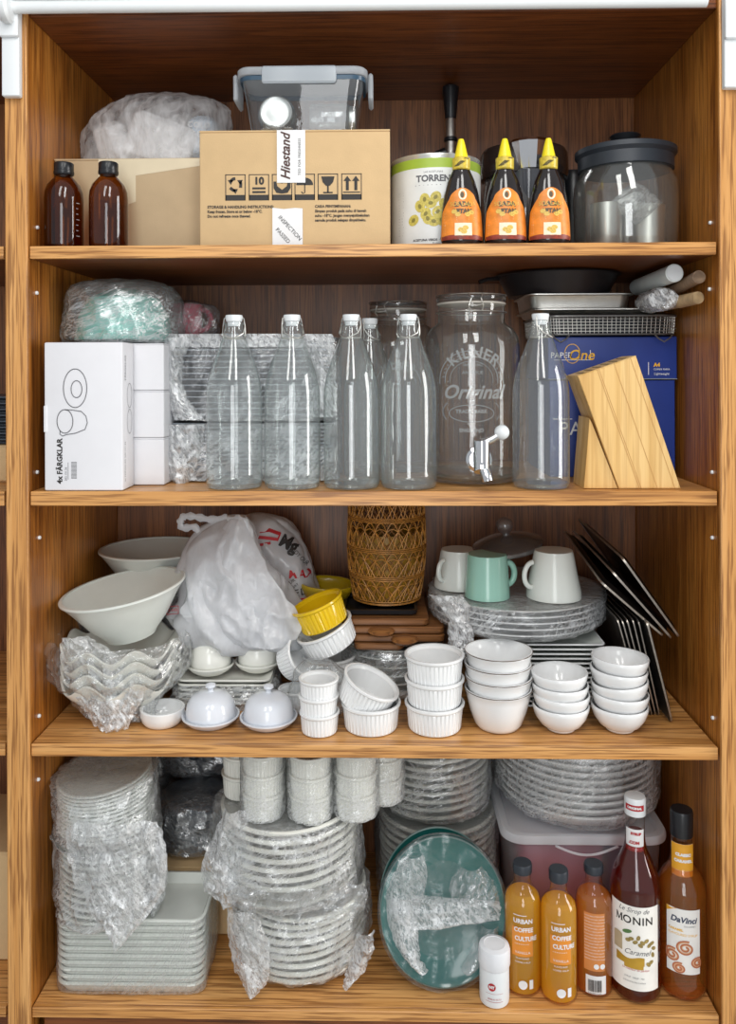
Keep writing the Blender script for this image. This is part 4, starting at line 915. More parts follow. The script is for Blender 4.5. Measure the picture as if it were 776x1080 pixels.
# film-wrapped rectangular plates
xa, xb = PX(184, .13), PX(283, .13); cx = (xa+xb)/2; hw = (xb-xa)/2; ztop = ZC-.547; n = 6; rp = None
for i in range(n):
    z = Z3+.001+(ztop-Z3-.001-.011)*i/(n-1)
    lab = f'white rectangular dish, {ORD[n-1-i]} in the pile under two butter dishes'
    if rp is None: rp = sqplate(hw, .052, .014, .011, cerw, cerw, 'rectangular_dish', lab, (cx, .186, z), 'white rectangular dishes in film', t=.003)
    else: dup(rp, (cx, .186, z), lab)
H = ztop-Z3-.010
sh = shell([(0, 0, hw*.5, .03, .0006), (0, 0, hw*1.02, .052, .0012), (-.004, 0, hw*1.12, .060, H*.3), (0, 0, hw*1.06, .057, H*.7), (0, 0, hw*1.03, .055, H), (0, 0, hw*.999, .0525, H+.0005)], 26, 120, .006, 34, 0, 0, 5, 9, .003)
tag(sh.build('cling_film', filmA, loc=(cx, .186, Z3)), 'bubbly cling film around the white rectangular dishes', 'cling film')
cloche(221, .175, ztop+E, .043, .054, 'ivory domed butter dish standing on the rectangular dishes, under the carrier bag', cerw)
cloche(271, .190, ztop+E, .042, .036, 'ivory flat-topped butter dish on the rectangular dishes, half under the bag', cerw, False, True)
# wavy bowls
def wavy(r, h, t=.004, nw=8, wa=.010):
    n = 96; lo = []
    def ring(rr, z, w, ins=0):
        o = []
        for i in range(n):
            a = 2*pi*i/n; q = (abs(cos(a))**3.2+abs(sin(a))**3.2)**(-1/3.2)
            R = (rr*(1+(q-1)*.55*min(1, z/h*1.2)))-ins; o.append((R*cos(a)*(1+w*.0), R*sin(a), z+w*wa*cos(nw*a+pi)))
        return o
    out = [(.35, 0, 0), (.38, .02, 0), (.55, .22, .1), (.75, .5, .35), (.92, .8, .8), (1.0, .97, 1), (1.01, 1.0, 1)]
    for a, b, w_ in out: lo.append(ring(r*a, h*b, w_))
    for a, b, w_ in reversed(out[1:]): lo.append(ring(r*a, h*b+.001, w_, t))
    lo.append(ring(r*.05, .02*h+t, 0))
    return MB().loft(lo)
Yw = .135; x = PX(128, Yw); r = 60*S(Yw)
for i in range(4):
    put('wavy', lambda: wavy(r, .066), cerw, 'wavy_bowl', f'ivory wavy-rimmed bowl, {ORD[3-i]} of the nested pile in film at the left', 'bowl', (x, Yw, Z3+E+i*.0185), (0, 0, .12), 'wavy-rimmed bowls in film')
wt = Z3+3*.0185+.066
sh = shell([(.01, -.02, .02, .012, .001), (.008, -.012, .055, .045, .003), (.0, -.004, .062, .058, .02), (0, 0, r*.86, r*.84, .05), (0, 0, r*1.08, r*1.02, .075), (0, 0, r*1.13, r*1.09, .105), (-.002, 0, r*1.13, r*1.08, .128), (-.002, 0, r*1.06, r*1.0, .140)], 44, 150, .007, 30, 16, .004, 2.6, 12, .003)
sh.f = sh.f[:-1]
tag(sh.build('cling_film', filmD, loc=(x, Yw, Z3)), 'loose cling film gathered around the wavy-rimmed bowls', 'cling film')
drape([(672, 64, 92), (690, 63, 120), (715, 66, 150), (738, 80, 150), (755, 90, 140), (770, 96, 134)], .045, filmB, 'thick gathered film at the foot of the wavy-rimmed bowls', 29, .012)
# conical serving bowls
def conical(r, h): return MB().lathe(wall([(r*.36, 0), (r*.40, .001), (r*.42, .006), (r*.62, h*.33), (r*.86, h*.76), (r*.97, h*.93), (r*1.0, h*.96), (r*1.0, h*.985), (r*.985, h)], .005), 84)
Yc = .125; s = S(Yc); rc = 65.5*s; q = P(129.5, 619, Yc); hc = .088
T = Matrix.Rotation(radians(-8.5), 4, 'Y') @ Matrix.Rotation(radians(4), 4, 'X'); up = T @ Vector((0, 0, 1)); base = q-up*hc
cb = put('con', lambda: conical(rc, hc), cerg, 'serving_bowl', 'large tilted conical white bowl resting on the film-wrapped wavy bowls', 'bowl', base, T.to_euler(), 'large conical serving bowls')
o2 = MB(); 
Yr = .316; xr_ = PX(163, Yr); zr = P(163, 577, Yr).z-hc
put('con', None, None, '', 'large conical white bowl at the back left, half behind the carrier bag', 'bowl', (xr_, Yr, zr), (0, 0, 0), 'large conical serving bowls')
for i in range(3):
    put('sup', lambda: MB().lathe(wall([(.035, 0), (.037, .001), (.060, .028), (.066, .050), (.065, .052)], .004), 60), cerg, 'deep_bowl', f'grey-white deep bowl, {ORD[2-i]} of the dim pile at the back left', 'bowl', (xr_, Yr+.02, Z3+E+(zr-Z3-.0534)*i/2), (0, 0, 0), 'deep bowls at the back left')
sh = shell([(0, 0, .03, .03, .001), (0, 0, .06, .06, .01), (0, 0, .072, .070, .05), (0, 0, .074, .072, zr-Z3-.03), (0, 0, .070, .068, zr-Z3-.002)], 24, 100, .004, 22, 8, .003, 2, 15)
sh.f = sh.f[:-1]
tag(sh.build('cling_film', filmE, loc=(xr_, Yr+.02, Z3)), 'dull cling film around the deep bowls at the back left', 'cling film')
# carrier bags
Yb = .215; s = S(Yb); o = P(262, 676, Yb)
zz = lambda y: P(262, y, Yb).z-o.z; xx = lambda x: (x-262)*s
bg = thing('carrier_bag', 'full white carrier bag slumped over the butter dishes', 'bag', o)
rg = [(xx(268), 0, 28*s, .03, zz(683)), (xx(262), 0, 50*s, .055, zz(677)), (xx(256), 0, 62*s, .068, zz(662)), (xx(252), .0, 62*s, .070, zz(645)), (xx(246), .005, 52*s, .066, zz(625)), (xx(240), .01, 43*s, .058, zz(600)), (xx(238), .01, 34*s, .046, zz(577)), (xx(241), .01, 21*s, .03, zz(558)), (xx(246), .01, 9*s, .012, zz(546))]
shell(rg, 80, 180, .016, 11, 5, .006, 2.6, 21, .0022).build('bag_skin', bagA, bg)
drape([(548, 242, 256), (570, 224, 266), (600, 207, 281), (630, 196, 300), (648, 189, 314), (653, 196, 318), (664, 208, 318), (675, 232, 312), (683, 252, 298)], lambda y: .185-.045*min(1, max(0, (y-548)/95)), bagA, '', 83, .013, 'front_fold', bg, .42)
def strap(pts, wdt, m, par, nm='handle'):
    mb = MB(); n = len(pts); vv = [Vector(p) for p in pts]
    lp = []
    for i, p in enumerate(vv):
        t = (vv[min(i+1, n-1)]-vv[max(i-1, 0)]).normalized(); sd = t.cross(Vector((0, 1, 0))).normalized(); wv = wdt*(1+.25*sin(i*1.7))
        lp.append([p+sd*wv*cos(a)+Vector((0, 1, 0))*wdt*.5*sin(a) for a in [2*pi*k/10 for k in range(10)]])
    return mb.loft(lp).build(nm, m, par)
hp = [(205, 556), (193, 557), (190, 551), (194, 545), (206, 545), (222, 548), (240, 546)]
from mathutils.geometry import interpolate_bezier
def spl(pts, k=5):
    o_ = []
    for i in range(len(pts)-1):
        p0, p1, p2, p3 = pts[max(i-1, 0)], pts[i], pts[i+1], pts[min(i+2, len(pts)-1)]
        for j in range(k):
            f = j/k; o_.append(tuple(.5*(2*b+(c-a)*f+(2*a-5*b+4*c-d)*f*f+(3*b-a-3*c+d)*f**3) for a, b, c, d in zip(p0, p1, p2, p3)))
    return o_+[pts[-1]]
strap([(xx(x), .0, zz(y)) for x, y in spl([(212, 566)]+hp)], .0065, bagA, bg)
strap([(xx(x), -.02, zz(y)) for x, y in spl([(243, 548), (254, 546), (262, 552), (266, 570), (268, 588)])], .008, bagA, bg)
fb_ = flat((0, -.083, 0), (1, 0, 0), (0, 0, 1))
rd = MB(); fnb = flat((xx(190), -.058, zz(634)), (1, .35, 0), (0, 0, 1)); 
for a, b_, c_, d_ in ((-6, 6, 3.6, 4.2), (-6, 6, -4.2, -3.6), (-6, -5.4, -4, 4), (5.4, 6, -4, 4)): grid(rd, fnb, a*s, b_*s, c_*s, d_*s, 1)
txt('2-HB', .008, None, None, fnb, 0, 0, mb=rd); rd.build('red_stamp', inkred, bg, smooth=0)
# printed bag behind
Yq = .325; s = S(Yq); o = P(288, 660, Yq); zz = lambda y: P(288, y, Yq).z-o.z; xx = lambda x: (x-288)*s
b2 = thing('carrier_bag', 'white and red printed carrier bag bulging behind the plain white bag', 'bag', o)
rg = [(xx(275), 0, 30*s, .03, zz(668)), (xx(276), 0, 52*s, .055, zz(655)), (xx(281), 0, 50*s, .06, zz(630)), (xx(285), 0, 46*s, .06, zz(600)), (xx(284), 0, 41*s, .055, zz(575)), (xx(281), 0, 31*s, .045, zz(558)), (xx(275), 0, 18*s, .03, zz(547)), (xx(270), 0, 5*s, .008, zz(542))]
skin = shell(rg, 50, 120, .008, 12, 8, .004, 2.3, 27, .002)
skin.build('bag_skin', bagW, b2)
r3 = [(xx(268), 0, .03, .02, zz(672)), (xx(266), 0, .119, .060, zz(666)), (xx(268), 0, .122, .065, zz(640)), (xx(279), 0, .100, .064, zz(624))]
shell(r3, 16, 100, .006, 14, 6, .003, 2.3, 31, .002).build('red_bottom', bagR, b2)
def bagfn(u, v, k=0):      # follow the bulging right front of the bag
    zq = v; best = None
    for i in range(len(rg)-1):
        z0, z1 = rg[i][4], rg[i+1][4]
        if z0 <= zq <= z1 or i == len(rg)-2:
            f = (zq-z0)/(z1-z0); best = [rg[i][j]+(rg[i+1][j]-rg[i][j])*f for j in range(4)]; break
    cx_, cy_, rx, ry = best; X = max(-rx*.98, min(rx*.98, u-cx_)); 
    return Vector((cx_+X, cy_-ry*(1-(abs(X)/rx)**2.3)**(1/2.3)-.010-k*.0003, v))
mb = MB()
txt('Mg', .030, None, None, bagfn, xx(308), zz(568), rot=-.5, bold=.001, mb=mb); txt('ENJOY OUR', .010, None, None, bagfn, xx(318), zz(580), rot=-.9, mb=mb)
txt('EAT OUR', .009, None, None, bagfn, xx(306), zz(608), rot=.5, mb=mb); txt('FRESH MEAT', .007, None, None, bagfn, xx(309), zz(613), rot=.5, mb=mb)
txt('FLY', .020, None, None, bagfn, xx(323), zz(617), rot=.1, mb=mb, sp=1.2); stroke(mb, bagfn, [(xx(303+i), zz(625-.12*i*i+.9*i)) for i in range(9)], .004)
mb.build('black_print', ink, b2, smooth=0)
mb = MB(); txt('MAX', .022, None, None, bagfn, xx(321), zz(599), rot=-.1, bold=.0004, mb=mb); 
stroke(mb, bagfn, [(xx(x), zz(y)) for x, y in ((272, 556), (288, 554), (299, 558), (297, 563), (284, 561), (272, 560))], .006); stroke(mb, bagfn, [(xx(x), zz(y)) for x, y in ((266, 575), (278, 568), (290, 566))], .005)
mb.build('red_print', inkred, b2, smooth=0)
# ramekin pile under the yellow ones
Ys = .205; s = S(Ys)
for i in range(2):
    put('ramB', lambda: ramekin(.050, .040, cer), cer, 'ramekin', f'white ramekin behind the film wad, {ORD[1-i]} of its pile', 'ramekin', (PX(346, Ys), Ys, Z3+E+i*.0345), (0, 0, .1), 'white ramekins under the yellow ones')
def tilted(key, mk, m, name, label, cat, px, py, Y, ax, ay, h, group=None):
    """py is the image row of the rim centre"""
    T = Matrix.Rotation(ay, 4, 'Y') @ Matrix.Rotation(ax, 4, 'X'); b = P(px, py, Y)-(T @ Vector((0, 0, h)))
    return put(key, mk, m, name, label, cat, b, T.to_euler(), group)
tilted('ramT', lambda: ramekin(.054, .040, cer), cer, 'ramekin', 'white fluted ramekin tilted under the front yellow ramekin', 'ramekin', 341, 660, .17, .1, -.42, .040)
tilted('yelF', lambda: ramekin(.049, .045, yel), yel, 'ramekin', 'bright yellow fluted ramekin tilted towards the carrier bag', 'ramekin', 333, 634, .165, .05, -.38, .045)
tilted('yelB', lambda: MB().lathe(wall([(.026, 0), (.028, .001), (.032, .006), (.050, .040), (.054, .046), (.055, .052), (.054, .054)], .003), 60), yel2, 'yellow_bowl', 'darker yellow bowl behind the bright yellow ramekin', 'bowl', 345, 614, .30, 0, .06, .054)
tilted('ramL', lambda: ramekin(.040, .040, cer), cer, 'ramekin', 'white fluted ramekin lying on its side under the carrier bag', 'ramekin', 322, 690, .155, .5, .95, .040)
# support for the darker yellow bowl
for i in range(3): put('ramS', lambda: ramekin(.048, .046, cerw), cerw, 'ramekin', f'ivory ramekin under the darker yellow bowl, {ORD[2-i]} of its pile', 'ramekin', (PX(347, .31), .315, Z3+E+i*.040), (0, 0, 0), 'ivory ramekins at the back')
# film wad
o = Vector((PX(333, .125), .118, Z3)); sh = shell([(0, 0, .02, .015, .001), (0, 0, .045, .022, .01), (.004, 0, .042, .022, .05), (.006, 0, .037, .02, .075), (0, 0, .022, .014, .092), (0, 0, .003, .003, .097)], 30, 70, .008, 30, 8, .006, 2, 33, .003)
tag(sh.build('film_wad', filmD, loc=o), 'crumpled clear film wad behind the smallest ramekin pile', 'film')
put('ramW', lambda: ramekin(.030, .036, cer), cer, 'ramekin', 'small white ramekin between the right butter dish and smallest ramekin pile', 'ramekin', (PX(309, .125), .14, Z3+E), (0, 0, 0))
# front ramekins
Ya = .052; 
for i in range(3): put('ramA', lambda: ramekin(.0335, .0335, cer, 30), cer, 'ramekin', f'little white fluted ramekin, {ORD[2-i]} of the smallest pile', 'ramekin', (PX(335, Ya)+(.001, -.0005, .0)[i], Ya, Z3+E+i*.0275), (0, 0, .3*i), 'little white fluted ramekins')
Yb_ = .070; R_ = 31.5*S(Yb_)
mk = lambda: ramekin(R_, .043, cer, 40)
put('ramC', mk, cer, 'ramekin', 'white fluted ramekin standing upright beneath the tilted one', 'ramekin', (PX(390, Yb_), Yb_, Z3+E), (0, 0, 0), 'medium white fluted ramekins')
tilted('ramC', mk, cer, 'ramekin', 'white fluted ramekin tilted atop another in the shelf front', 'ramekin', 392.5, 718, .070, .12, .42, .043, 'medium white fluted ramekins')
for i, dz in enumerate((0, .041, .080)): put('ramC', mk, cer, 'ramekin', f'white fluted ramekin, {ORD[2-i]} of the pile right of the tilted ramekin', 'ramekin', (PX(457, Yb_), Yb_, Z3+E+dz), (0, 0, .2*i), 'medium white fluted ramekins')
# nested cups
cupm = lambda: MB().lathe(wall([(.033, 0), (.035, .0012), (.040, .008), (.048, .030), (.0525, .050), (.0555, .062), (.0565, .063), (.0562, .065)], .0028), 64)
for i in range(4):
    c = put('cupn', cupm, cer, 'white_cup', f'smooth white handleless cup, {ORD[3-i]} of the nested pile of four', 'cup', (PX(524, .075)+(.0, .001, -.0005, .001)[i], .075, Z3+E+i*.0208), (0, 0, 0), 'nested white cups')
    MB().lathe([(.0562, .0635), (.0570, .0642), (.0566, .0655), (.0560, .0652)], 64, ring=True).build('dark_rim_line', pm('dark_glaze_line', (96, 84, 74), .3) if i == 0 else bpy.data.materials['dark_glaze_line'], c)
# small bowls
bowlm = lambda: MB().lathe(wall([(.022, 0), (.0235, .001), (.0245, .004), (.034, .010), (.0420, .022), (.0462, .034), (.0468, .0395), (.0460, .041)], .0018), 64)
for i, (dz, dx, ay) in enumerate(((0, 0, 0), (.0185, .001, 0), (.035, -.001, .0), (.0545, -.0015, .02))):
    put('bowl', bowlm, cer, 'small_bowl', f'small round white bowl, {ORD[3-i]} of the left bowl pile', 'bowl', (PX(590, .066)+dx, .066, Z3+E+dz), (0, ay, i), 'small round white bowls')
for i, (dz, dx, ay) in enumerate(((0, 0, .0), (.0205, .0, .03), (.0405, .003, -.08), (.060, -.003, .05), (.080, .0, .03))):
    put('bowl', bowlm, cer, 'small_bowl', f'small round white bowl, {ORD[4-i]} of the right bowl pile of five', 'bowl', (PX(652, .066)+dx, .066, Z3+E+dz), (0, ay, 0), 'small round white bowls')
# boards
Yo = .17; xl, xr_ = PX(372, Yo), PX(466, Yo); zb0 = P(420, 686, Yo).z; zt0 = P(420, 655, Yo).z; th = (zt0-zb0)/4-.0012
k_ = [(-.004, .004, .33), (.003, 0, .0), (-.002, .002, .62), (.002, -.004, .0)]
for i in range(4):
    zc = zb0+i*(th+.0012); top = i == 3
    xa_, xb_ = (xl+.000, xr_+.004) if not top else (PX(358, Yo), PX(452, Yo))
    xa_ += (0, -.006, -.008, 0)[i]; w_ = xb_-xa_
    if i == 0: w_ *= .55
    bd = thing('wooden_board', f'brown wooden serving board, {ORD[3-i]} of four under the wicker basket', 'board', (xa_+w_/2, Yo+.10+.005*i, zc), 0, 'wooden serving boards')
    MB().loft([rrect(w_/2-.002, .098, .012, 0), rrect(w_/2, .10, .013, .002), rrect(w_/2, .10, .013, th-.002), rrect(w_/2-.002, .098, .012, th)]).build('board', olive, bd)
    if i in (1, 2):
        kx = PX((426 if i == 1 else 401), Yo-.02)-bd.location.x
        MB().loft([[(kx+.0255*(1-abs(u)**3)**.5*cos(a)*.99, -.100+.030*(1-abs(u)**3)**.5*sin(a), th/2+u*(th/2+.001)) for a in [2*pi*q/28 for q in range(28)]] for u in (-.98, -.7, 0, .7, .98)]).build('rounded_handle', olive, bd)
bz = zb0+4*(th+.0012)
o = Vector((PX(412, .25), .26, Z3)); hB = zb0-Z3-.002; pp2 = None
for i in range(6):
    put('plB', lambda: MB().lathe(wall([(.045, 0), (.047, .001), (.07, .006), (.088, .013), (.088, .015)], .003), 60), cerg, 'plate', f'round plate under the wooden boards, {ORD[5-i]} of the film-wrapped pile', 'plate', (o.x, o.y, Z3+E+(hB-.016)*i/5), (0, 0, 0), 'film-wrapped plates under the boards')
sh = shell([(0, 0, .04, .04, .0006), (0, 0, .088, .088, .004), (0, 0, .093, .093, hB*.5), (0, 0, .092, .092, hB-.004), (0, 0, .06, .06, hB-.0005), (0, 0, .004, .004, hB-.0005)], 22, 90, .003, 30, 8, .002)
tag(sh.build('cling_film', filmC, loc=o), 'cling film around the plates under the wooden boards', 'cling film')
pnb = tag(MB().loft([rrect(.062, .055, .008, 0), rrect(.068, .06, .01, .002), rrect(.070, .062, .01, .010), rrect(.064, .056, .01, .010), rrect(.063, .055, .01, .003)]).build('black_tray', blk, loc=(PX(400, .25), .262, bz+E)), 'small black tray between the wicker basket and the boards', 'tray')
# wicker basket
Yk = .285; o = Vector((PX(407, Yk), Yk, bz+.0122)); Hk = (Z2-.030)-o.z; s = S(Yk)
rp = lambda f: (35+6*sin(pi*min(1, f*2.0)*.5) - 4.5*max(0, f-.5))*s
rat = pm('rattan', (176, 120, 48), .45, var=.3, vs=80); ratd = pm('dark_rattan', (120, 76, 30), .5, var=.3, vs=80)
bk = thing('wicker_basket', 'tall golden wicker basket with woven loops standing on the boards', 'basket', o)
m = MB(); random.seed(5)
for f in (0.0, .012, .03, .22, .235, .25, .46, .475, .49, .72, .735, .75, .98, .99, 1): m.tube([((rp(f)+.0006)*cos(a), (rp(f)+.0006)*sin(a), max(.0012, Hk*f)) for a in [2*pi*i/56 for i in range(56)]], .0011, 5, ring=True)
m.build('hoops', rat, bk)
m = MB()
for j in range(26):
    for d in (-1, 1): m.tube([(rp(f)*cos(2*pi*j/26+d*f*2.6), rp(f)*sin(2*pi*j/26+d*f*2.6), .0015+(Hk-.002)*f) for f in [i/22 for i in range(23)]], .0009, 4)
m.build('diagonal_weave', ratd, bk)
m = MB()
for (f0, f1) in ((.03, .22), (.25, .46), (.49, .72), (.75, .98)):
    for j in range(22):
        for e in (1, 1.5):
            pts = []
            for i in range(13):
                t = i/12; a = 2*pi*(j+(t-.5)*1.9*e)/22; f = f0+(f1-f0)*sin(pi*t)*(.97 if e == 1 else .75)
                pts.append(((rp(f)+.001)*cos(a), (rp(f)+.001)*sin(a), .001+Hk*f))
            m.tube(pts, .0009, 4)
m.build('looped_weave', rat, bk)
MB().lathe(wall([(rp(0)*.9, .001), (rp(0)*.93, .003), (rp(.25)*.93, Hk*.3), (rp(.5)*.93, Hk*.6)], .002), 40).build('inner_liner', pm('amber_liner', (150, 112, 30), .4, var=.2), bk)
# rectangular plates
Yp = .13; xa, xb = PX(533, Yp), PX(638, Yp); cx = (xa+xb)/2; hw = (xb-xa)/2; zt = P(590, 680, Yp).z; rp_ = None; n = 14
for i in range(n):
    z = Z3+E+(zt-Z3-.011)*i/(n-1); lab = f'white rectangular plate, {ORD[n-1-i]} in the pile under the large film-wrapped plates'
    if rp_ is None: rp_ = sqplate(hw, .088, .010, .0105, cerg, cer, 'rectangular_plate', lab, (cx, Yp+.09, z), 'white rectangular plates', t=.0022)
    else: dup(rp_, (cx+random.uniform(-.001, .001), Yp+.09, z), lab)
# large film-wrapped plates
Yl = .258; s = S(Yl); xl_ = PX(543, Yl); rl = .160; z0 = zt+.0012; n = 5
plm = lambda: MB().lathe(wall([(rl*.50, 0), (rl*.52, .001), (rl*.55, .003), (rl*.80, .009), (rl*.97, .0205), (rl, .0225), (rl, .024)], .0035), 88)
bigp = []
for i in range(n): bigp.append(put('big', plm, cer, 'large_plate', f'very large round white plate, {ORD[n-1-i]} of the film-wrapped pile under the mugs', 'plate', (xl_, Yl, z0+i*.0105), (0, 0, 0), 'very large film-wrapped plates'))
zl = z0+4*.0105+.024
sh = shell([(0, 0, .05, .05, .0003), (0, 0, rl*.75, rl*.75, .002), (0, 0, rl*.98, rl*.98, .018), (0, 0, rl*1.025, rl*1.025, .032), (0, 0, rl*1.025, rl*1.025, .060), (0, 0, rl*1.005, rl*1.005, .0672), (0, 0, rl*.8, rl*.8, .0676), (0, 0, .004, .004, .0676)], 34, 190, .0025, 34, 0, 0, 2, 41, .0018)
tag(sh.build('cling_film', filmA, loc=(xl_, Yl, z0-.0004)), 'tight cling film around the very large round plates', 'cling film')
drape([(628, 452, 486), (640, 464, 496), (655, 474, 494), (668, 472, 500), (684, 474, 500), (692, 482, 494)], .105, filmB, 'twisted end of cling film hanging from the large plates', 23, .008)
zl = z0-.0004+.0676+.0014
# mugs on the plates
s = S(.19)
def invmug(cx, Y, rt, rb, yt, label, m, hs=None, hang=0, hr=.012, grp=None, ht=.0045):
    s = S(Y); H = P(cx, yt, Y).z-zl; pr = [(rt*s, 0), (rt*s, .001), (rt*s*1.05, H*.06), ((rt*.55+rb*.45)*s*1.02, H*.45), (rb*s*.99, H*.85), (rb*s, H)]
    return mug('mug', label, 'mug', (PX(cx, Y), Y, zl), pr, m, hs or ((rb*s*.9, H*.22), (rb*s*.95, H*.75)), hr, hang, ht, .003, Matrix.Translation((0, 0, H)) @ Matrix.Rotation(pi, 4, 'X'), grp)
invmug(513, .185, 20, 23.5, 584, 'mint green mug upside down on the large wrapped plates', mint, hang=-.25, hr=.015, ht=.0058)
invmug(483, .255, 18, 26, 579, 'grey-white mug upside down behind and left of the mint mug', cerg, hang=2.4)
invmug(583, .185, 19.5, 28.5, 580, 'grey-white mug upside down right of the mint mug', cerg, hang=2.75, hr=.016)
# smoked glass lid
ql = P(535, 573, .245); T = Matrix.Translation(ql) @ Matrix.Rotation(radians(6), 4, 'Y') @ Matrix.Rotation(radians(-4), 4, 'X')
ld = thing('pot_lid', 'smoked glass pot lid with ball knob resting across the upturned mugs', 'lid', ql); T = Matrix.Rotation(radians(-9), 4, 'Y') @ Matrix.Rotation(radians(6), 4, 'X'); s = S(.245)
MB().lathe(wall([(36*s, -.008), (37*s, -.006), (37*s, 0), (33*s, .003), (22*s, .011), (8*s, .016), (3*s, .017)], .002), 60).tf(T).build('lid_dome', gl_smoke, ld)
MB().lathe([(4*s, .016), (3.5*s, .020), (6*s, .024), (8.6*s, .031), (9*s, .037), (7.5*s, .045), (4*s, .0495), (.5*s, .051)], 36).tf(T).build('ball_knob', gl_smoke, ld)
# leaning dark plates
def sheet(label, A, B, C, th, grp, name='dark_plate', nm=blackplate, cat='plate'):
    """A, B = lower and upper corner of the near edge, C = far end of the upper edge"""
    A, B, C = Vector(A), Vector(B), Vector(C); D = A+(C-B); nn = (B-A).cross(C-B).normalized()
    o = (A+D)/2; t = thing(name, label, cat, o, 0, grp)
    def rnd(cs, r=.012, k=4):
        out = []
        for i in range(4):
            p, a, b = cs[i], cs[i-1], cs[(i+1) % 4]; u = (a-p).normalized()*r; v = (b-p).normalized()*r
            for j in range(k+1):
                f = j/k; out.append(p+u*(1-f)**2+v*f**2)
        return out
    cs = rnd([A, B, C, D]); ce = (A+B+C+D)/4
    inn = [ce+(p-ce)*.86 for p in cs]
    MB().loft([[p-o for p in inn], [p-o+nn*.004 for p in [ce+(q-ce)*.90 for q in cs]], [p-o+nn*.006 for p in [ce+(q-ce)*.985 for q in cs]], [p-o+nn*(.006+th) for p in [ce+(q-ce)*.985 for q in cs]], [p-o+nn*(.003+th) for p in inn]]).build('plate_body', nm, t)
    MB().loft([[p-o+nn*.0055 for p in [ce+(q-ce)*.984 for q in cs]], [p-o+nn*.0055 for p in cs], [p-o+nn*(.0065+th) for p in cs], [p-o+nn*(.0065+th) for p in [ce+(q-ce)*.984 for q in cs]]], ring=True).build('worn_rim', edgemet, t)
    return t
G = 'large dark plates leaning on the right side'
sheet('dark square plate leaning at the far right, uppermost of the slanting three', P(721, 671, .10), P(660, 586, .10), P(612, 544, .36), .0025, G)
sheet('dark square plate slanting at the far right, middle one of three', P(713, 672, .10), P(649, 600, .10), P(606, 556, .35), .0025, G)
sheet('dark square plate slanting at the far right, lowest of three', P(704, 669, .10), P(637, 611, .10), P(596, 556, .34), .0025, G)
G2 = 'dark plates standing on edge'; stl = pm('dull_steel_plate', (96, 92, 88), .35, metal=.6, var=.2)
for i, (xt, xb_, yt_) in enumerate(((652, 683, 652), (657, 687, 653), (662, 691, 652), (668, 695, 652), (674, 699, 653))):
    A = Vector((PX(xb_+2, .10), .112, Z3+.002)); B = P(xt+3, yt_, .112); sheet(f'dark thin plate standing on edge behind the right bowl pile, {["leftmost", "second", "third", "fourth", "fifth"][i]} from the left', A, B, B+Vector((0, .24, 0)), .001, G2, nm=stl)
A = P(713.5, 762, .085); A.z = Z3+.002; B = P(686.5, 655, .085); sheet('dark thin plate standing on edge furthest right, nearest the shelf front', A, B, B+Vector((0, .26, 0)), .002, G2, nm=stl)
# ================================================================== SHELF 4
# rectangular trays
xa, xb = PX(54, .022), PX(212, .022); cx = (xa+xb)/2; hw = (xb-xa)/2; ztop = P(140, 972, .022).z; n = 10; D = .066; ht = .020
def traybody(): return MB().loft([rrect(hw-.012, D-.012, .016, 0), rrect(hw-.008, D-.008, .02, .002), rrect(hw-.003, D-.003, .022, ht*.6), rrect(hw-.001, D-.001, .022, ht*.8), rrect(hw, D, .022, ht*.84), rrect(hw, D, .022, ht*.98), rrect(hw-.001, D-.001, .022, ht), rrect(hw-.004, D-.004, .02, ht), rrect(hw-.006, D-.006, .02, ht*.8), rrect(hw-.011, D-.011, .018, .005)])
for i in range(n):
    put('rtray', traybody, cerg, 'serving_tray', f'grey-white rectangular serving tray, {ORD[n-1-i]} of the pile at the bottom left', 'tray', (cx+random.uniform(-.0006, .0006), .024+D, Z4+E+(ztop-Z4-ht)*i/(n-1)), (0, 0, 0), 'rectangular serving trays')
sh = shell([(0, 0, hw*.8, D*.8, .0006), (0, 0, hw*.98, D*.97, .002), (0, 0, hw*1.008, D*1.015, .02), (0, 0, hw*1.012, D*1.02, .07), (0, 0, hw*1.008, D*1.015, ztop-Z4)], 24, 120, .0012, 20, 0, 0, 9, 50, .0006)
sh.f = sh.f[:-1]
tag(sh.build('cling_film', filmD, loc=(cx, .024+D, Z4)), 'tight thin cling film around the rectangular serving trays', 'cling film')
# wrapped plates on the trays
def plates(n, r, z0, z1, x, y, label, grp, m, key, rimz=.013, tilt=0, foot=.55, name='plate'):
    mk = lambda: MB().lathe(wall([(r*foot, 0), (r*(foot+.02), .001), (r*.8, rimz*.45), (r*.985, rimz*.92), (r, rimz), (r, rimz+.0022), (r*.99, rimz+.003)], .0032), 76)
    H = (z1-z0-rimz-.003)
    for i in range(n):
        f = i/(n-1) if n > 1 else 0
        put(key, mk, m, name, label.format(ORD[n-1-i]), 'plate' if 'plate' in name else 'bowl', (x+tilt*H*f+random.uniform(-.0008, .0008), y+random.uniform(-.0008, .0008), z0+H*f), (0, tilt*.6, 0), grp)
Yq = .088; xq = PX(108, Yq)+.007; zb = Z4+E+(ztop-Z4-ht)+.0095; zm = P(108, 903, .0).z; zt = P(108, 846, .0).z
plates(11, .079, zb, zm-.004, xq, Yq, 'pale round plate, {} in the lower film bundle on the trays', 'plates in the lower left film bundle', cerg, 'pq', .011)
sh = shell([(0, 0, .045, .045, -.0004), (0, 0, .080, .076, .001), (0, 0, .083, .083, .012), (0, 0, .0845, .086, .05), (.0, 0, .0835, .084, zm-zb-.006), (0, 0, .080, .080, zm-zb-.003), (0, 0, .004, .004, zm-zb-.003)], 34, 130, .0035, 34, 10, .002, 2, 52, .002)
tag(sh.build('cling_film', filmA, loc=(xq, Yq, zb)), 'cling film around the lower bundle of pale plates on the trays', 'cling film')
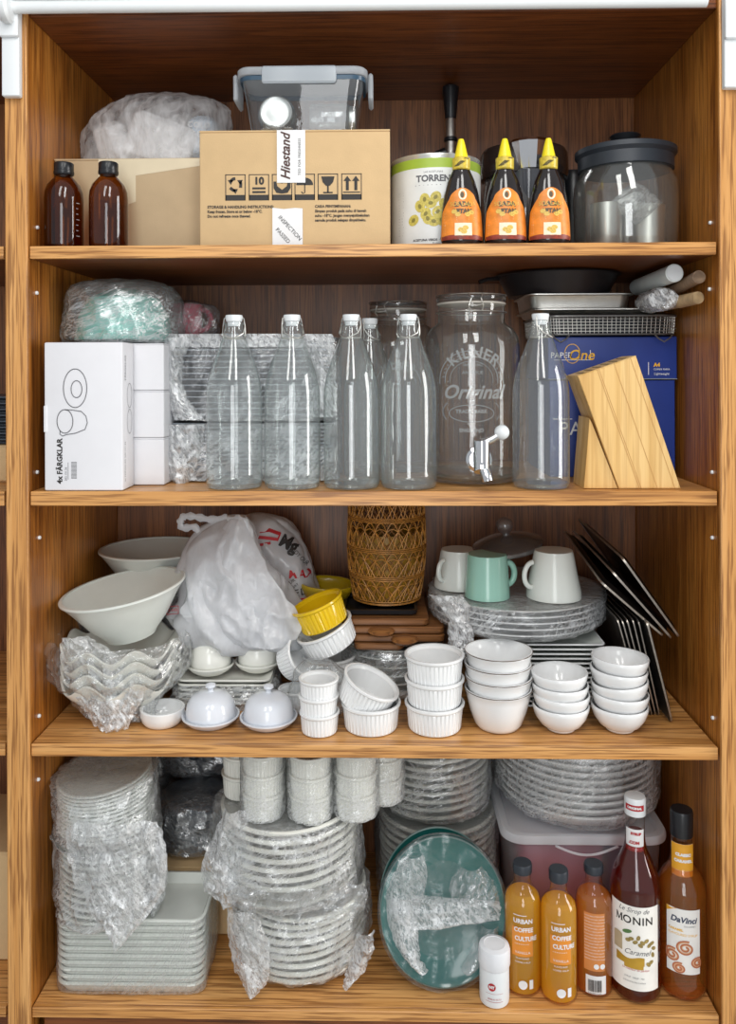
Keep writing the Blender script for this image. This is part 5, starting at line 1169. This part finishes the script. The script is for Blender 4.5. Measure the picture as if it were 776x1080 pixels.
zz0 = zm+.001; M_ = Matrix.Rotation(.16, 4, 'X') @ Matrix.Rotation(-.10, 4, 'Y'); n = 13; rq = .079
for i in range(n):
    f = i/(n-1); put('pq', None, None, '', f'pale round plate, {ORD[n-1-i]} in the upper film bundle on the trays', 'plate', (xq-.002-.004*f, Yq+.006*sin(f*2), zz0+(zt-zz0-.006)*f), (.10*f, -.09*f, 0), 'plates in the upper left film bundle')
sh = shell([(0, 0, .045, .045, -.001), (0, 0, .080, .076, 0), (0, 0, .083, .083, .012), (-.002, 0, .0845, .086, .045), (-.004, 0, .083, .084, zt-zz0), (-.005, .0, .079, .080, zt-zz0+.009), (-.005, 0, .004, .004, zt-zz0+.009)], 34, 130, .0035, 34, 10, .002, 2, 55, .002)
for i, v in enumerate(sh.v):
    if v.z > .04: v.z += (v.x*.09+v.y*.10)*min(1, (v.z-.04)/.04)
tag(sh.build('cling_film', filmA, loc=(xq, Yq, zz0)), 'cling film around the upper bundle of pale plates on the trays', 'cling film')
drape([(868, 80, 160), (880, 66, 170), (905, 70, 175), (940, 78, 173), (962, 92, 160), (984, 106, 141), (1001, 117, 127)], -.008, filmB, 'bright crumpled film hanging to a point before the lower left plate bundle', 3, .010)
drape([(890, 160, 172), (925, 158, 176), (950, 156, 172), (966, 158, 164)], .05, filmB, 'narrow film end at the right of the left plate bundles', 7, .006)
# cardboard box behind
Yx = .172; xa, xb = PX(168, Yx), PX(268, Yx); ztb = P(220, 915, Yx).z
bx = thing('cardboard_box', 'brown cardboard box low behind the trays and the dish bundles', 'box', ((xa+xb)/2, Yx+.10, Z4))
MB().rbox(-(xb-xa)/2, (xb-xa)/2, -.10, .10, .0003, ztb-Z4-.003, .0015).build('carton_body', card, bx); MB().rbox(-(xb-xa)/2, (xb-xa)/2, -.10, .10, ztb-Z4-.003, ztb-Z4, .0006).build('top_flap', card, bx)
# dark bundles behind
def bundle(label_f, label_b, px, Y, z0, h, rx, ry, m, mf, key, n, cat='bowl'):
    x = PX(px, Y); g = label_b
    mk = lambda: MB().lathe(wall([(rx*.45, 0), (rx*.47, .001), (rx*.75, h*.2), (rx*.9, h*.42), (rx*.92, h*.45)], .003), 56)
    for i in range(n): put(key, mk, m, 'wrapped_bowl', label_b.format(ORD[n-1-i]), 'bowl', (x, Y, z0+E+h*.5*i/(max(1, n-1))), (0, 0, 0), 'bowls in dark film bundles')
    sh = shell([(0, 0, rx*.5, ry*.5, .0003), (0, 0, rx*.9, ry*.9, h*.12), (0, 0, rx*1.03, ry*1.03, h*.45), (0, 0, rx*1.0, ry, h*.85), (0, 0, rx*.8, ry*.8, h*.98), (0, 0, .004, .004, h)], 30, 100, .006, 34, 8, .004, 2.4, n*13, .003)
    return tag(sh.build('cling_film', mf, loc=(x, Y, z0)), label_f, 'cling film')
bundle('cling film bundle on the cardboard box between left and middle dish piles', 'grey bowl, {} in the bundle on the low cardboard box', 206, .245, ztb+E, .105, .066, .062, slate, filmE, 'bb', 2)
zt2 = ztb+.108
# frame pile behind left (dark stack reaching the shelf above)
mk = lambda: MB().lathe(wall([(.045, 0), (.047, .001), (.065, .03), (.071, .05), (.071, .053)], .003), 60)
for i in range(6): put('bk', mk, slate, 'dark_bowl', f'dark bowl, {ORD[5-i]} of the film pile in the back left corner', 'bowl', (-.491, .330, Z4+E+i*.058), (0, 0, 0), 'dark bowls at the back left')
sh = shell([(0, 0, .05, .05, .0005), (0, 0, .070, .070, .04), (0, 0, .074, .074, .15), (0, 0, .074, .074, .30), (0, 0, .072, .072, .352), (0, 0, .05, .05, .362), (0, 0, .004, .004, .364)], 40, 100, .006, 26, 6, .003, 2.2, 61, .003)
tag(sh.build('cling_film', filmE, loc=(-.491, .330, Z4)), 'dull cling film around the dark bowls in the back left corner', 'cling film')
bundle('dark smoky film bundle under the third shelf behind the left plate bundles', 'dark bowl, {} in the smoky bundle on top at the back', 212, .33, zt2, .115, .085, .07, pm('near_black_bowl', (40, 44, 52), .4), filmE, 'bc', 2)
# middle dish piles
Ym = .135; s = S(Ym); xm = PX(317, Ym); zmid = P(317, 958, .05).z
def dishes(n, r, z0, z1, x, y, lab, grp, key, m=cerw, tl=None, rh=.022, cat='bowl'):
    mk = lambda: MB().lathe(wall([(r*.45, 0), (r*.47, .001), (r*.70, rh*.25), (r*.9, rh*.66), (r*.985, rh*.93), (r, rh), (r*1.0, rh+.003), (r*.985, rh+.0042)], .0042), 80)
    H = z1-z0-rh-.0042
    for i in range(n):
        f = i/(n-1); a, b = (tl(f) if tl else (0, 0))
        put(key, mk, m, 'shallow_dish', lab.format(ORD[n-1-i]), 'dish', (x+random.uniform(-.0015, .0015), y+random.uniform(-.001, .001), z0+H*f), (a, b, 0), grp)
r1 = .111
dishes(9, r1, Z4+E, zmid-.002, xm, Ym, 'ivory shallow dish, {} in the lowest middle film bundle', 'ivory dishes in the lower middle film', 'd1', tl=lambda f: (0, -.05*sin(f*pi)))
H = zmid-Z4-.001
sh = shell([(0, 0, .055, .055, .0004), (0, 0, .085, .085, .003), (0, 0, .110, .110, .03), (0, 0, .1155, .116, .07), (0, 0, .114, .114, H-.02), (0, 0, .108, .108, H-.0015), (0, 0, .06, .06, H), (0, 0, .004, .004, H)], 44, 150, .0045, 26, 9, .003, 2, 71, .002)
tag(sh.build('cling_film', filmA, loc=(xm, Ym, Z4)), 'crumpled cling film around the lowest middle bundle of ivory dishes', 'cling film')
drape([(962, 238, 266), (1000, 240, 284), (1028, 246, 284), (1044, 255, 280), (1052, 260, 270)], .008, filmB, 'pointed film end at the left foot of the middle dish bundle', 11, .006)
drape([(985, 376, 394), (1008, 372, 394), (1030, 364, 384), (1044, 361, 367)], .03, filmB, 'pointed film end at the right foot of the middle dish bundle', 13, .005)
z2t = P(305, 870, .04).z; xm2 = PX(304, Ym)
dishes(7, .119, zmid+.022, z2t-.001, xm2, Ym, 'ivory deep dish, {} in the upper middle film bundle', 'ivory dishes in the upper middle film', 'd2', tl=lambda f: (0, -.02), rh=.026)
put('d3', lambda: MB().lathe(wall([(.05, 0), (.052, .001), (.09, .010), (.118, .017), (.120, .020), (.119, .022)], .004), 80), cerw, 'platter', 'ivory wide platter at the bottom of the upper middle film bundle', 'platter', (xm2+.006, Ym, zmid+.002), (0, -.09, 0))
H = z2t-zmid
sh = shell([(0, 0, .05, .05, .001), (.004, 0, .10, .10, .004), (0, 0, .124, .122, .025), (-.006, 0, .128, .124, H*.5), (-.003, 0, .124, .123, H*.8), (0, 0, .120, .119, H-.003), (0, 0, .05, .05, H-.0008), (0, 0, .004, .004, H-.0008)], 46, 160, .005, 24, 9, .004, 2, 77, .002)
tag(sh.build('cling_film', filmA, loc=(xm2, Ym, zmid)), 'crumpled cling film around the upper middle bundle of ivory dishes', 'cling film')
drape([(856, 236, 258), (880, 226, 262), (905, 214, 268), (928, 210, 266), (944, 216, 256), (957, 234, 246)], .035, filmB, 'bunched film wing at the left of the upper middle dish bundle', 17, .010)
drape([(935, 240, 385), (948, 235, 388), (962, 240, 384), (972, 262, 370)], .008, filmD, 'loose film rolled between the two middle dish bundles', 19, .008)
# ramekins on top
zr = z2t+.001; rr = .0365
cols = [(276, .075), (326, .070), (374, .078), (302, .135), (350, .138), (402, .130), (254, .140)]
names = ['front left', 'front middle', 'front right', 'rear left', 'rear middle', 'far right', 'far left']
for k, (px, Y) in enumerate(cols):
    for i in range(3):
        put('ramD', lambda: ramekin(rr, .040, cerw, 32), cerw, 'ramekin', f'ivory ramekin in the top film bundle, {ORD[2-i]} in the {names[k]} column', 'ramekin', (PX(px, Y), Y, zr+E+i*.034), (0, 0, 0), 'ivory ramekins in the top film bundle')
Hr = .108
for k in (0, 1, 2, 5):
    px, Y = cols[k]
    sh = shell([(0, 0, rr*.7, rr*.7, .0003), (0, 0, rr*1.0, rr*1.0, .002), (0, 0, rr*1.035, rr*1.035, .02), (0, 0, rr*1.04, rr*1.04, .06), (0, 0, rr*1.03, rr*1.03, Hr-.002), (0, 0, rr*.95, rr*.95, Hr+.001), (0, 0, .003, .003, Hr+.001)], 26, 60, .0016, 50, 0, 0, 2, 80+k, .001)
    tag(sh.build('cling_film', filmA, loc=(PX(px, Y), Y, zr)), f'cling film around the {names[k]} column of ivory ramekins', 'cling film')
# rear plates
Yr = .285; xr1 = PX(462, Yr)-.005; zr1 = P(462, 876, Yr-.1).z
dishes(12, .112, Z4+E, zr1-.002, xr1, Yr, 'ivory shallow dish, {} in the lower rear bundle behind the green plate', 'ivory dishes in the lower rear film', 'r1', rh=.018)
H = zr1-Z4-.001
sh = shell([(0, 0, .05, .05, .0004), (0, 0, .10, .10, .01), (0, 0, .116, .116, .04), (0, 0, .1165, .1165, H-.02), (0, 0, .110, .110, H-.001), (0, 0, .004, .004, H)], 34, 140, .003, 26, 0, 0, 2, 91, .0018)
tag(sh.build('cling_film', filmA, loc=(xr1, Yr, Z4)), 'cling film around the lower rear bundle behind the green plate', 'cling film')
zr2 = min(P(455, 795, Yr-.1).z, Z3-.04)
dishes(9, .102, zr1+.002, zr2, xr1-.004, Yr, 'ivory shallow dish, {} in the upper rear bundle behind the green plate', 'ivory dishes in the upper rear film', 'r2', rh=.018, tl=lambda f: (0, -.05))
H = zr2-zr1+.006
sh = shell([(0, 0, .05, .05, .0004), (0, 0, .09, .09, .008), (0, 0, .107, .107, .03), (0, 0, .107, .107, H-.01), (0, 0, .102, .102, H), (0, 0, .004, .004, H)], 34, 140, .003, 26, 0, 0, 2, 93, .0018)
tag(sh.build('cling_film', filmC, loc=(xr1-.004, Yr, zr1)), 'cling film around the upper rear bundle under the third shelf', 'cling film')
# green oval plates leaning
def oval_plate(name, label, px, py, Yc, rx, ry, lean, yaw, m, mr, grp=None):
    T = Matrix.Rotation(yaw, 4, 'Z') @ Matrix.Rotation(pi/2-lean, 4, 'X')
    c = P(px, py, Yc); c.z = Z4+ry*cos(lean)+.004; t = thing(name, label, 'plate', (c.x, c.y-ry*sin(lean)*.9, Z4))
    L = T.copy(); L.translation = c-t.location
    sc_ = [(0.01, 0), (.62, 0), (.66, .001), (.80, .004), (.96, .010), (1, .013), (1, .0155), (.985, .016), (.94, .0125), (.80, .0075), (.64, .0035), (.01, .003)]
    MB().loft([circ(rx*a, z, 90, ry*a) for a, z in sc_], cap0=True, cap1=True).tf(L).build('plate_body', m, t)
    MB().loft([circ(rx*a, z, 90, ry*a) for a, z in ((.988, .0128), (1.004, .013), (1.005, .0157), (.988, .0164))], ring=True).tf(L).build('rim', mr, t)
    return t, L
sp = S(.06)
gp, L = oval_plate('oval_plate', 'dark green oval plate in film leaning before the rear dish bundles', 466, 961, .078, .1045, .114, .20, .05, green, greenrim)
gp2, L2 = oval_plate('oval_plate', 'second green oval plate, half hidden behind the first one', 461, 957, .110, .100, .113, .20, .05, green, greenrim)
g = MB(); rx, ry = .1060, .1155
random.seed(12); loops = []
for a_, z_ in ((1.0, .003), (1.03, .010), (1.025, .018), (.97, .0205), (.9, .0205), (.75, .0195), (.6, .019), (.45, .0185), (.3, .019), (.15, .0185), (.01, .018)):
    lp = []
    for i in range(120):
        a = 2*pi*i/120; x, y = rx*a_*cos(a), ry*a_*sin(a); d = .0022*(1-2.4*abs(noise.noise(Vector((x*40, y*25, a_)))))+.0012*noise.noise(Vector((x*120, y*120, 3)))
        lp.append((x*(1+d*2), y*(1+d*2), z_+d))
    loops.append(lp)
g.loft(loops).tf(L).tf(Matrix.Translation(Vector(gp.location)-Vector(gp.location)))
filmG = film('cling_film_on_green', .0, .8, 6, (1, 1, 2.2), (0, .4, 0), clear=(.99, .99, .99, 1), bump=.35, thr=.52)
tag(g.build('cling_film', filmG, loc=gp.location), 'cling film stretched in white creases over the green oval plate', 'cling film')
gy = lambda y: .054-(y-961)*.00029
drape([(948, 414, 440), (955, 410, 528), (966, 409, 529), (975, 412, 527), (981, 425, 470)], gy, filmB, 'crumpled band of film running across the middle of the green plate', 41, .003)
drape([(905, 424, 446), (925, 412, 452), (945, 406, 448), (975, 408, 440), (1000, 416, 442), (1018, 428, 444), (1028, 440, 452)], gy, filmB, 'crumpled film patch at the left edge of the green plate', 43, .003)
drape([(918, 486, 508), (932, 476, 520), (946, 474, 526), (957, 480, 528)], gy, filmD, 'clear film patch at the upper right of the green plate', 47, .003)
drape([(980, 508, 527), (1000, 500, 524), (1015, 492, 516), (1028, 486, 502)], gy, filmD, 'clear film patch at the lower right of the green plate', 49, .003)
# white shaker jar
Yj = .030; loc, pr = LP(519, Yj, [(13.5, 1063), (15.2, 1062), (15.6, 1058), (15.4, 1018), (14.8, 1015)], Z4)
sj = thing('shaker_jar', 'small white plastic jar with round red logo before the green plate', 'jar', loc); s = S(Yj)
MB().lathe(pr, 48).build('jar_body', whiteplastic, sj); h = pr[-1][1]
pc = [(14.6*s, h-.001), (16*s, h), (16.6*s, h+2*s), (16.6*s, h+15*s), (15.5*s, h+19*s), (11*s, h+20.5*s), (10.5*s, h+20*s), (.001, h+20*s)]
MB().lathe(pc, 48).build('cap', pm('frosted_cap', (226, 228, 232), .4), sj)
fn = cyl(15.5*s, a_cam(loc)); mb = MB(); ell(mb, fn, -.004, h*.60, .0062, .0062, 1, 24); txt('SERBUK KAYU', .0034, None, None, fn, 0, h*.27, mb=mb); grid(mb, fn, -.014, .014, h*.20, h*.19, 6); grid(mb, fn, -.014, .014, h*.42, h*.414, 6); mb.build('red_print', inkred, sj, smooth=0)
txt('NY', .006, paper, sj, fn, -.004, h*.60, k=2.4, bold=.0004)
# coffee syrup bottles
def coffee(cx, yb, yt, label, m=None, first=None, back=False, a_off=0):
    Yf = yfront(yb, Z4); Y = Yf+.029; s = S(Y)
    loc, pr = LP(cx, Y, [(16, yb), (18.3, yb-1.2), (18.9, yb-4), (18.9, yb-100), (17.6, yb-107), (13, yb-114), (9.4, yb-119), (8.6, yb-123), (8.6, yb-134)], Z4)
    ytc = yt-(3); 
    b = thing('syrup_bottle', label, 'bottle', loc, 0, 'amber coffee syrup bottles with black caps')
    MB().lathe(pr, 52, cap1=False).build('glass_body', gl_bot, b)
    H = pr[-1][1]; zt_ = P(cx, yt+4, Y).z-Z4; sc_ = [(max(r-.0013, .0005), z) for r, z in pr[1:5]]
    f = pr[5][1]*.97
    MB().lathe([(sc_[0][0]*.6, .004), (sc_[0][0], .005)]+[(r, max(z, .008)) for r, z in sc_[1:]]+[(pr[5][0]*.98, f), (.001, f+.0002)], 48).build('syrup', m or syrup, b)
    c0 = H-.003
    MB().loft([[(r*(1+.02*(i % 2))*cos(2*pi*i/56), r*(1+.02*(i % 2))*sin(2*pi*i/56), z) for i in range(56)] for r, z in ((9*s, c0), (9.8*s, c0+.001), (10*s, zt_-.003), (9.2*s, zt_), (5*s, zt_))]).build('screw_cap', blkm, b)
    a0 = a_cam(loc)+a_off; R = 18.9*s; fn = cyl(R, a0); V = lambda y: (yb-y)*s*.985; wp = MB()
    if not back:
        grid(MB(), fn, -.014, .0205, V(1015.5+yb-1059), V(1015.5+30+yb-1059-60), 10).build('amber_panel', pm('amber_label', (222, 140, 48), .4), b)
        d = yb-1059
        for q, t_ in enumerate(('URBAN', 'COFFEE', 'CULTURE')): txt(t_, .0100, None, None, fn, -.0115+(.0012*q), V(979+q*9.0+d), bold=.00035, sx=(.95, .90, .84)[q], align='LEFT', mb=wp)
        grid(wp, fn, -.012, .010, V(972.6+d), V(973.3+d), 6); grid(wp, fn, -.009, .013, V(1003+d), V(1002.3+d), 6)
        txt('VANILLA', .0058, None, None, fn, .0035, V(1011.5+d), mb=wp, sp=1.1); txt('FLAVOURED', .0038, None, None, fn, .0035, V(1017.5+d), mb=wp); txt('COFFEE SYRUP', .0038, None, None, fn, .0035, V(1021.5+d), mb=wp)
        ell(wp, fn, .004, V(1045+d), .0072, .0072, 1, 24); grid(wp, fn, .0145, .021, V(1049.5+d), V(1040+d), 4)
    else:
        grid(MB(), fn, -.016, .018, V(1022), V(962), 10, k=0).build('amber_panel', pm('rust_label', (206, 132, 70), .4), b)
        for q in range(15): txt(('FLAVOURED SYRUP SUGAR', 'WATER NATURAL COLOUR', 'KEEP IN A COOL DRY PLACE')[q % 3], .0026, None, None, fn, -.015, V(965+q*3.2), align='LEFT', mb=wp)
        for q in (0, .010): ell(wp, fn, .004+q, V(1017), .0042, .0042, 1, 20)
        grid(wp, fn, -.013, .020, V(1046), V(1027), 8)
        bc = MB(); random.seed(9); u = -.009
        while u < .012: w_ = random.choice((.0004, .0008, .0012)); grid(bc, fn, u, u+w_, V(1043), V(1031), 1, k=3); u += w_+random.choice((.0004, .0007))
        txt('9 556789 012345', .003, None, None, fn, .0015, V(1044.8), mb=bc, k=3); bc.build('barcode', ink, b, smooth=0)
    wp.build('white_print', paper, b, smooth=0)
    return b
coffee(549, 1051, 905, 'amber vanilla syrup bottle, leftmost of the three, beside the white jar', a_off=-.12)
coffee(587, 1059.5, 912, 'amber vanilla syrup bottle standing nearest in the middle of three')
coffee(624, 1051, 906, 'amber syrup bottle showing its back label and barcode', syrup2, back=True)
# caramel syrup with maroon liquid
Y = yfront(1058.5, Z4)+.040; s = S(Y)
loc, pr = LP(668, Y, [(20, 1058), (24.5, 1056), (25.6, 1050), (25.6, 942), (25, 934), (22, 922), (16.5, 908), (12, 897), (10.2, 888), (9.8, 880), (9.6, 852)], Z4)
b = thing('syrup_bottle', 'tall caramel syrup bottle of dark red syrup with white label and cap', 'bottle', loc)
MB().lathe(pr, 60, cap1=False).build('glass_body', gl_bot, b); H = pr[-1][1]; V = lambda y: (1058-y)/(1058-852)*H
lq = [(max(r-.0012, .0005), max(z, .006)) for r, z in pr[1:8]]
MB().lathe([(lq[0][0]*.7, .0045)]+lq+[(9*s, V(878)), (.001, V(878)+.0002)], 52).build('syrup', syrup_red, b)
MB().lathe([(9.4*s, V(858)), (10.9*s, V(857)), (11*s, V(840)), (10*s, V(837.5)), (.001, V(837))], 40).build('cap', whiteplastic, b)
a0 = a_cam(loc)-.05; fc = cyl(11*s, a0)
grid(MB(), fc, -.016, .016, V(850), V(843.5), 16).build('cap_band', inkred, b); txt('ORIGINAL', .0050, paper, b, fc, 0, V(846.7), k=2.4, bold=.0003)
fk = cyl(lambda z: 10.1*s, a0, 0, .0006); grid(MB(), fk, -.0155, .0155, V(896), V(871), 16).build('neck_label', paper, b)
mb = MB(); txt('SYRUP', .0055, None, None, fk, .002, V(876), mb=mb, bold=.0004, k=2); txt('.COM', .0065, None, None, fk, -.001, V(886), mb=mb, bold=.0004, k=2); 
for u in (-.008, -.002, .005, .010): ell(mb, fk, u, V(892.5), .0017, .002, 2, 8)
mb.build('neck_print', inkred, b, smooth=0)
R = 25.6*s; fn = cyl(R, a0)
grid(MB(), fn, -.042, .042, V(1041), V(948), 36, 1, 0, lambda u: V(948)-(.0)).build('label', pm('cream_label', (240, 238, 232), .45), b)
mq = txt('ONIN', .0172, None, None, lambda u, v, k=0: Vector((u, v, 0)), 0, 0, sp=1.12, mb=MB()); x0_ = min(v.x for v in mq.v); y0_, y1_ = min(v.y for v in mq.v), max(v.y for v in mq.v)
mo = txt('ONIN', .0172, None, None, fn, .0062, V(964), bold=.0003, sp=1.12, mb=MB()); ml = x0_+.0062-.0135; vv0, vv1 = V(964)+y0_+.0003, V(964)+y1_-.0003
for pts, wd in (([(ml+.0012, vv0), (ml+.0022, vv1)], .0013), ([(ml+.0022, vv1), (ml+.0062, vv0+.0006)], .0023), ([(ml+.0062, vv0+.0006), (ml+.0100, vv1)], .0012), ([(ml+.0104, vv1), (ml+.0112, vv0)], .0024), ([(ml, vv0), (ml+.0026, vv0)], .0007), ([(ml+.0092, vv0), (ml+.0130, vv0)], .0007), ([(ml+.0004, vv1), (ml+.003, vv1)], .0007), ([(ml+.0095, vv1), (ml+.0125, vv1)], .0007)): stroke(mo, fn, pts, wd)
mo.build('lettering', ink, b, smooth=0); txt('Le Sirop de', .0105, inkgrey, b, fn, -.001, V(952.8), shear=.4); txt('Caramel', .012, inkgrey, b, fn, .004, V(999), shear=.45)
txt('Le meilleur du parfum', .0048, inkred, b, fn, .002, V(1018), shear=.3); txt('SYRUP · SIROP · 70cl', .0035, inkgrey, b, fn, 0, V(1027)); txt('CONCENTRATED FLAVOUR', .0028, inkgrey, b, fn, 0, V(1032))
mb = MB(); grid(mb, fn, -19*s, 10*s, V(1013), 0, 16, 2, 1.5, lambda u: V(1005)+.0022*sin(u*160)); grid(mb, fn, -10*s, 9*s, V(1017), V(1012), 10, 1, 1.5); mb.build('caramel_picture', pm('caramel_print', (176, 138, 42), .4, var=.2), b)
mb = MB(); grid(mb, fn, -22*s, -12*s, V(1000), V(983), 4, k=1.5); ell(mb, fn, -17*s, V(983), 5*s, 2.2*s, 2); mb.build('jug_picture', pm('jug_print', (176, 160, 130), .5, var=.2), b, smooth=0)
mb = MB(); random.seed(4)
for x, y in ((-3, 984), (1, 987), (4, 982), (8, 987), (12, 985), (15, 990), (18, 988), (20, 994), (14, 1011), (17, 1009), (19, 1001), (6, 990), (-6, 986)): ell(mb, fn, x*s, V(y), 2.8*s, 1.9*s, 1.5+random.random(), 10, random.random()*3)
mb.build('nut_picture', pm('nut_print', (150, 130, 74), .5, var=.35, vs=300), b, smooth=0)
ell(MB(), fn, -7*s, V(977), 5*s, 2*s, 2, 12, .3).build('leaf_picture', pm('leaf_print', (84, 120, 70), .5), b, smooth=0)
# amber caramel syrup
Y = yfront(1056, Z4)+.038; s = S(Y)
loc, pr = LP(717, Y, [(17, 1056), (22, 1054), (24.2, 1046), (24.5, 1036), (24.5, 942), (23.5, 932), (19, 922), (13.5, 914), (11.5, 906), (11, 898), (10.2, 885), (9.6, 878)], Z4)
b = thing('syrup_bottle', 'caramel syrup bottle with black cap and swirl label at the far right', 'bottle', loc)
MB().lathe(pr, 56, cap1=False).build('plastic_body', gl_bot, b); H = pr[-1][1]; V = lambda y: (1056-y)/(1056-878)*H
lq = [(max(r-.0012, .0005), max(z, .006)) for r, z in pr[1:8]]
MB().lathe([(lq[0][0]*.7, .0045)]+lq+[(11*s, V(912)), (.001, V(912)+.0002)], 52).build('syrup', syrup_or, b)
ct = P(717, 853, Y).z-Z4
MB().loft([[(r*(1+.02*(i % 2))*cos(2*pi*i/56), r*(1+.02*(i % 2))*sin(2*pi*i/56), z) for i in range(56)] for r, z in ((10*s, H-.003), (11.2*s, H-.002), (11.4*s, ct-.004), (10.6*s, ct), (4*s, ct))]).build('screw_cap', blk, b)
a0 = a_cam(loc)+.06; fk = cyl(lambda z: 12.6*s, a0, 0, .0006)
grid(MB(), fk, -.018, .018, V(921), V(884), 16).build('neck_label', paper, b)
grid(MB(), fk, -.018, .018, V(914), V(884), 16, 1, 1.6, None).build('neck_band', pm('ochre_label', (222, 160, 46), .4), b)
mb = MB(); txt('CLASSIC', .0062, None, None, fk, .001, V(896), mb=mb, k=3, bold=.0005); txt('CARAMEL', .0062, None, None, fk, .001, V(903), mb=mb, k=3, bold=.0005); mb.build('neck_print', paper, b, smooth=0)
fn = cyl(24.5*s, a0)
grid(MB(), fn, -.0268, .0268, V(1022), V(950), 24).build('label', pm('white_label', (236, 234, 230), .45), b)
polyd(MB(), fn, [(-.0268, V(950)), (-.0268, V(956)), (-.018, V(952.5)), (-.010, V(950))], 1.5).build('corner_print', pm('ochre_print', (222, 160, 46), .4), b, smooth=0)
txt('DaVinci', .0128, pm('navy_ink', (40, 52, 82), .5), b, fn, 0, V(962), shear=.25, bold=.0004); txt('GOURMET', .0035, inkgrey, b, fn, .010, V(968.5), sp=1.2)
txt('CARAMEL', .0052, gold, b, fn, -.012, V(973.5), bold=.0002); txt('FLAVOURED SYRUP', .0052, gold, b, fn, -.001, V(978.5))
swm = pm('caramel_swirl', (184, 108, 72), .5); sw2 = pm('pale_swirl', (222, 176, 140), .5)
m1, m2 = MB(), MB()
for (x, y, r0) in ((-11, 1003, 9), (2, 993, 9.5), (-4, 1016, 7.0), (14, 1009, 7)):
    for mm, off, wd in ((m2, 1.0, 2.4), (m1, 0, 1.5)):
        pts = []
        for t in range(44):
            rr_ = (r0-off*.8)*(1-t/52); a = 1.2+t*.30; uu = max(-.0262, min(.0262, (x+rr_*cos(a))*s)); vv = max(V(1021), V(y)+rr_*s*sin(a)*.8); pts.append((uu, vv))
        stroke(mm, fn, pts, wd*s, 1.5+(mm is m1))
m2.build('swirl_shadow_print', sw2, b, smooth=0); m1.build('swirl_print', swm, b, smooth=0)
# plastic tub
Yt = .142; xa, xb = PX(531, Yt), PX(704, Yt); cx = (xa+xb)/2; hw = (xb-xa)/2; zl_ = P(620, 884, Yt-.006).z; Ht = zl_-Z4; D = .135
tb = thing('storage_tub', 'large translucent plastic tub with white lid behind the syrup bottles', 'tub', (cx, Yt+D, Z4))
MB().loft([rrect(hw*.84, D*.86, .02, .001), rrect(hw*.88, D*.90, .03, .006), rrect(hw*.97, D*.97, .035, Ht-.015), rrect(hw*.985, D*.985, .035, Ht-.012)], cap1=False).build('tub_body', gl_tub, tb)
MB().loft([rrect(hw*1.0, D*1.0, .036, Ht-.016), rrect(hw*1.03, D*1.02, .038, Ht-.014), rrect(hw*1.03, D*1.02, .038, Ht-.005), rrect(hw*1.01, D*1.01, .036, Ht), rrect(hw*.93, D*.95, .034, Ht), rrect(hw*.90, D*.93, .03, Ht-.006), rrect(hw*.5, D*.5, .02, Ht-.006)]).build('tub_lid', gl_tublid, tb)
MB().tube([(-.055+.11*t/14, -D*.99, Ht-.018-.016*sin(pi*t/14)) for t in range(15)], .0022, 8).build('bail_handle', gl_tublid, tb)
pkm = pm('dusty_pink_plastic', (176, 84, 112), .4); blm = pm('navy_blue_plastic', (58, 66, 116), .4)
def box_in(label, x0, x1, y0, y1, z1, m, z0=.008):
    o = Vector((cx+(x0+x1)/2, Yt+D+(y0+y1)/2, Z4+z0)); t = thing('lunch_box', label, 'box', o); a, b_ = (x1-x0)/2, (y1-y0)/2; h = z1-z0
    MB().loft([rrect(a*.9, b_*.9, .012, 0), rrect(a*.97, b_*.97, .016, h*.7), rrect(a*.98, b_*.98, .016, h*.8)]).build('box_body', m, t)
    MB().loft([rrect(a, b_, .016, h*.8), rrect(a, b_, .016, h*.96), rrect(a*.95, b_*.95, .014, h)]).build('box_lid', m, t)
box_in('dusty pink plastic box seen through the left of the tub', -hw*.80, hw*.25, -D*.84, D*.6, Ht*.86, pkm)
box_in('navy blue plastic box seen through the right of the tub', hw*.32, hw*.80, -D*.80, D*.6, Ht*.86, blm)
# wrapped plates on the tub
Yv = .278; xv = PX(606, Yv)-.002; rv = .148; z0 = zl_+.0010; zt = Z3-.030; n = 13
mk = lambda: MB().lathe(wall([(rv*.62, 0), (rv*.64, .001), (rv*.68, .003), (rv*.86, .012), (rv*.98, .030), (rv, .033), (rv, .036)], .0035), 90)
for i in range(n): put('tv', mk, cer, 'deep_plate', f'large deep white plate, {ORD[n-1-i]} of the film bundle on the plastic tub', 'plate', (xv, Yv, z0+.0006+(zt-z0-.038)*i/(n-1)), (0, .0, 0), 'deep plates in film on the tub')
H = zt-z0
sh = shell([(0, 0, .07, .07, .0003), (0, 0, rv*.80, rv*.80, .002), (0, 0, rv*.95, rv*.95, .018), (0, 0, rv*1.02, rv*1.01, .045), (0, 0, rv*1.02, rv*1.01, H-.02), (0, 0, rv, rv*.99, H), (0, 0, .05, .05, H+.002), (0, 0, .004, .004, H+.002)], 40, 180, .0035, 28, 12, .002, 2, 99, .002)
tag(sh.build('cling_film', filmA, loc=(xv, Yv, z0)), 'wrinkled cling film around the deep plates on the plastic tub', 'cling film')
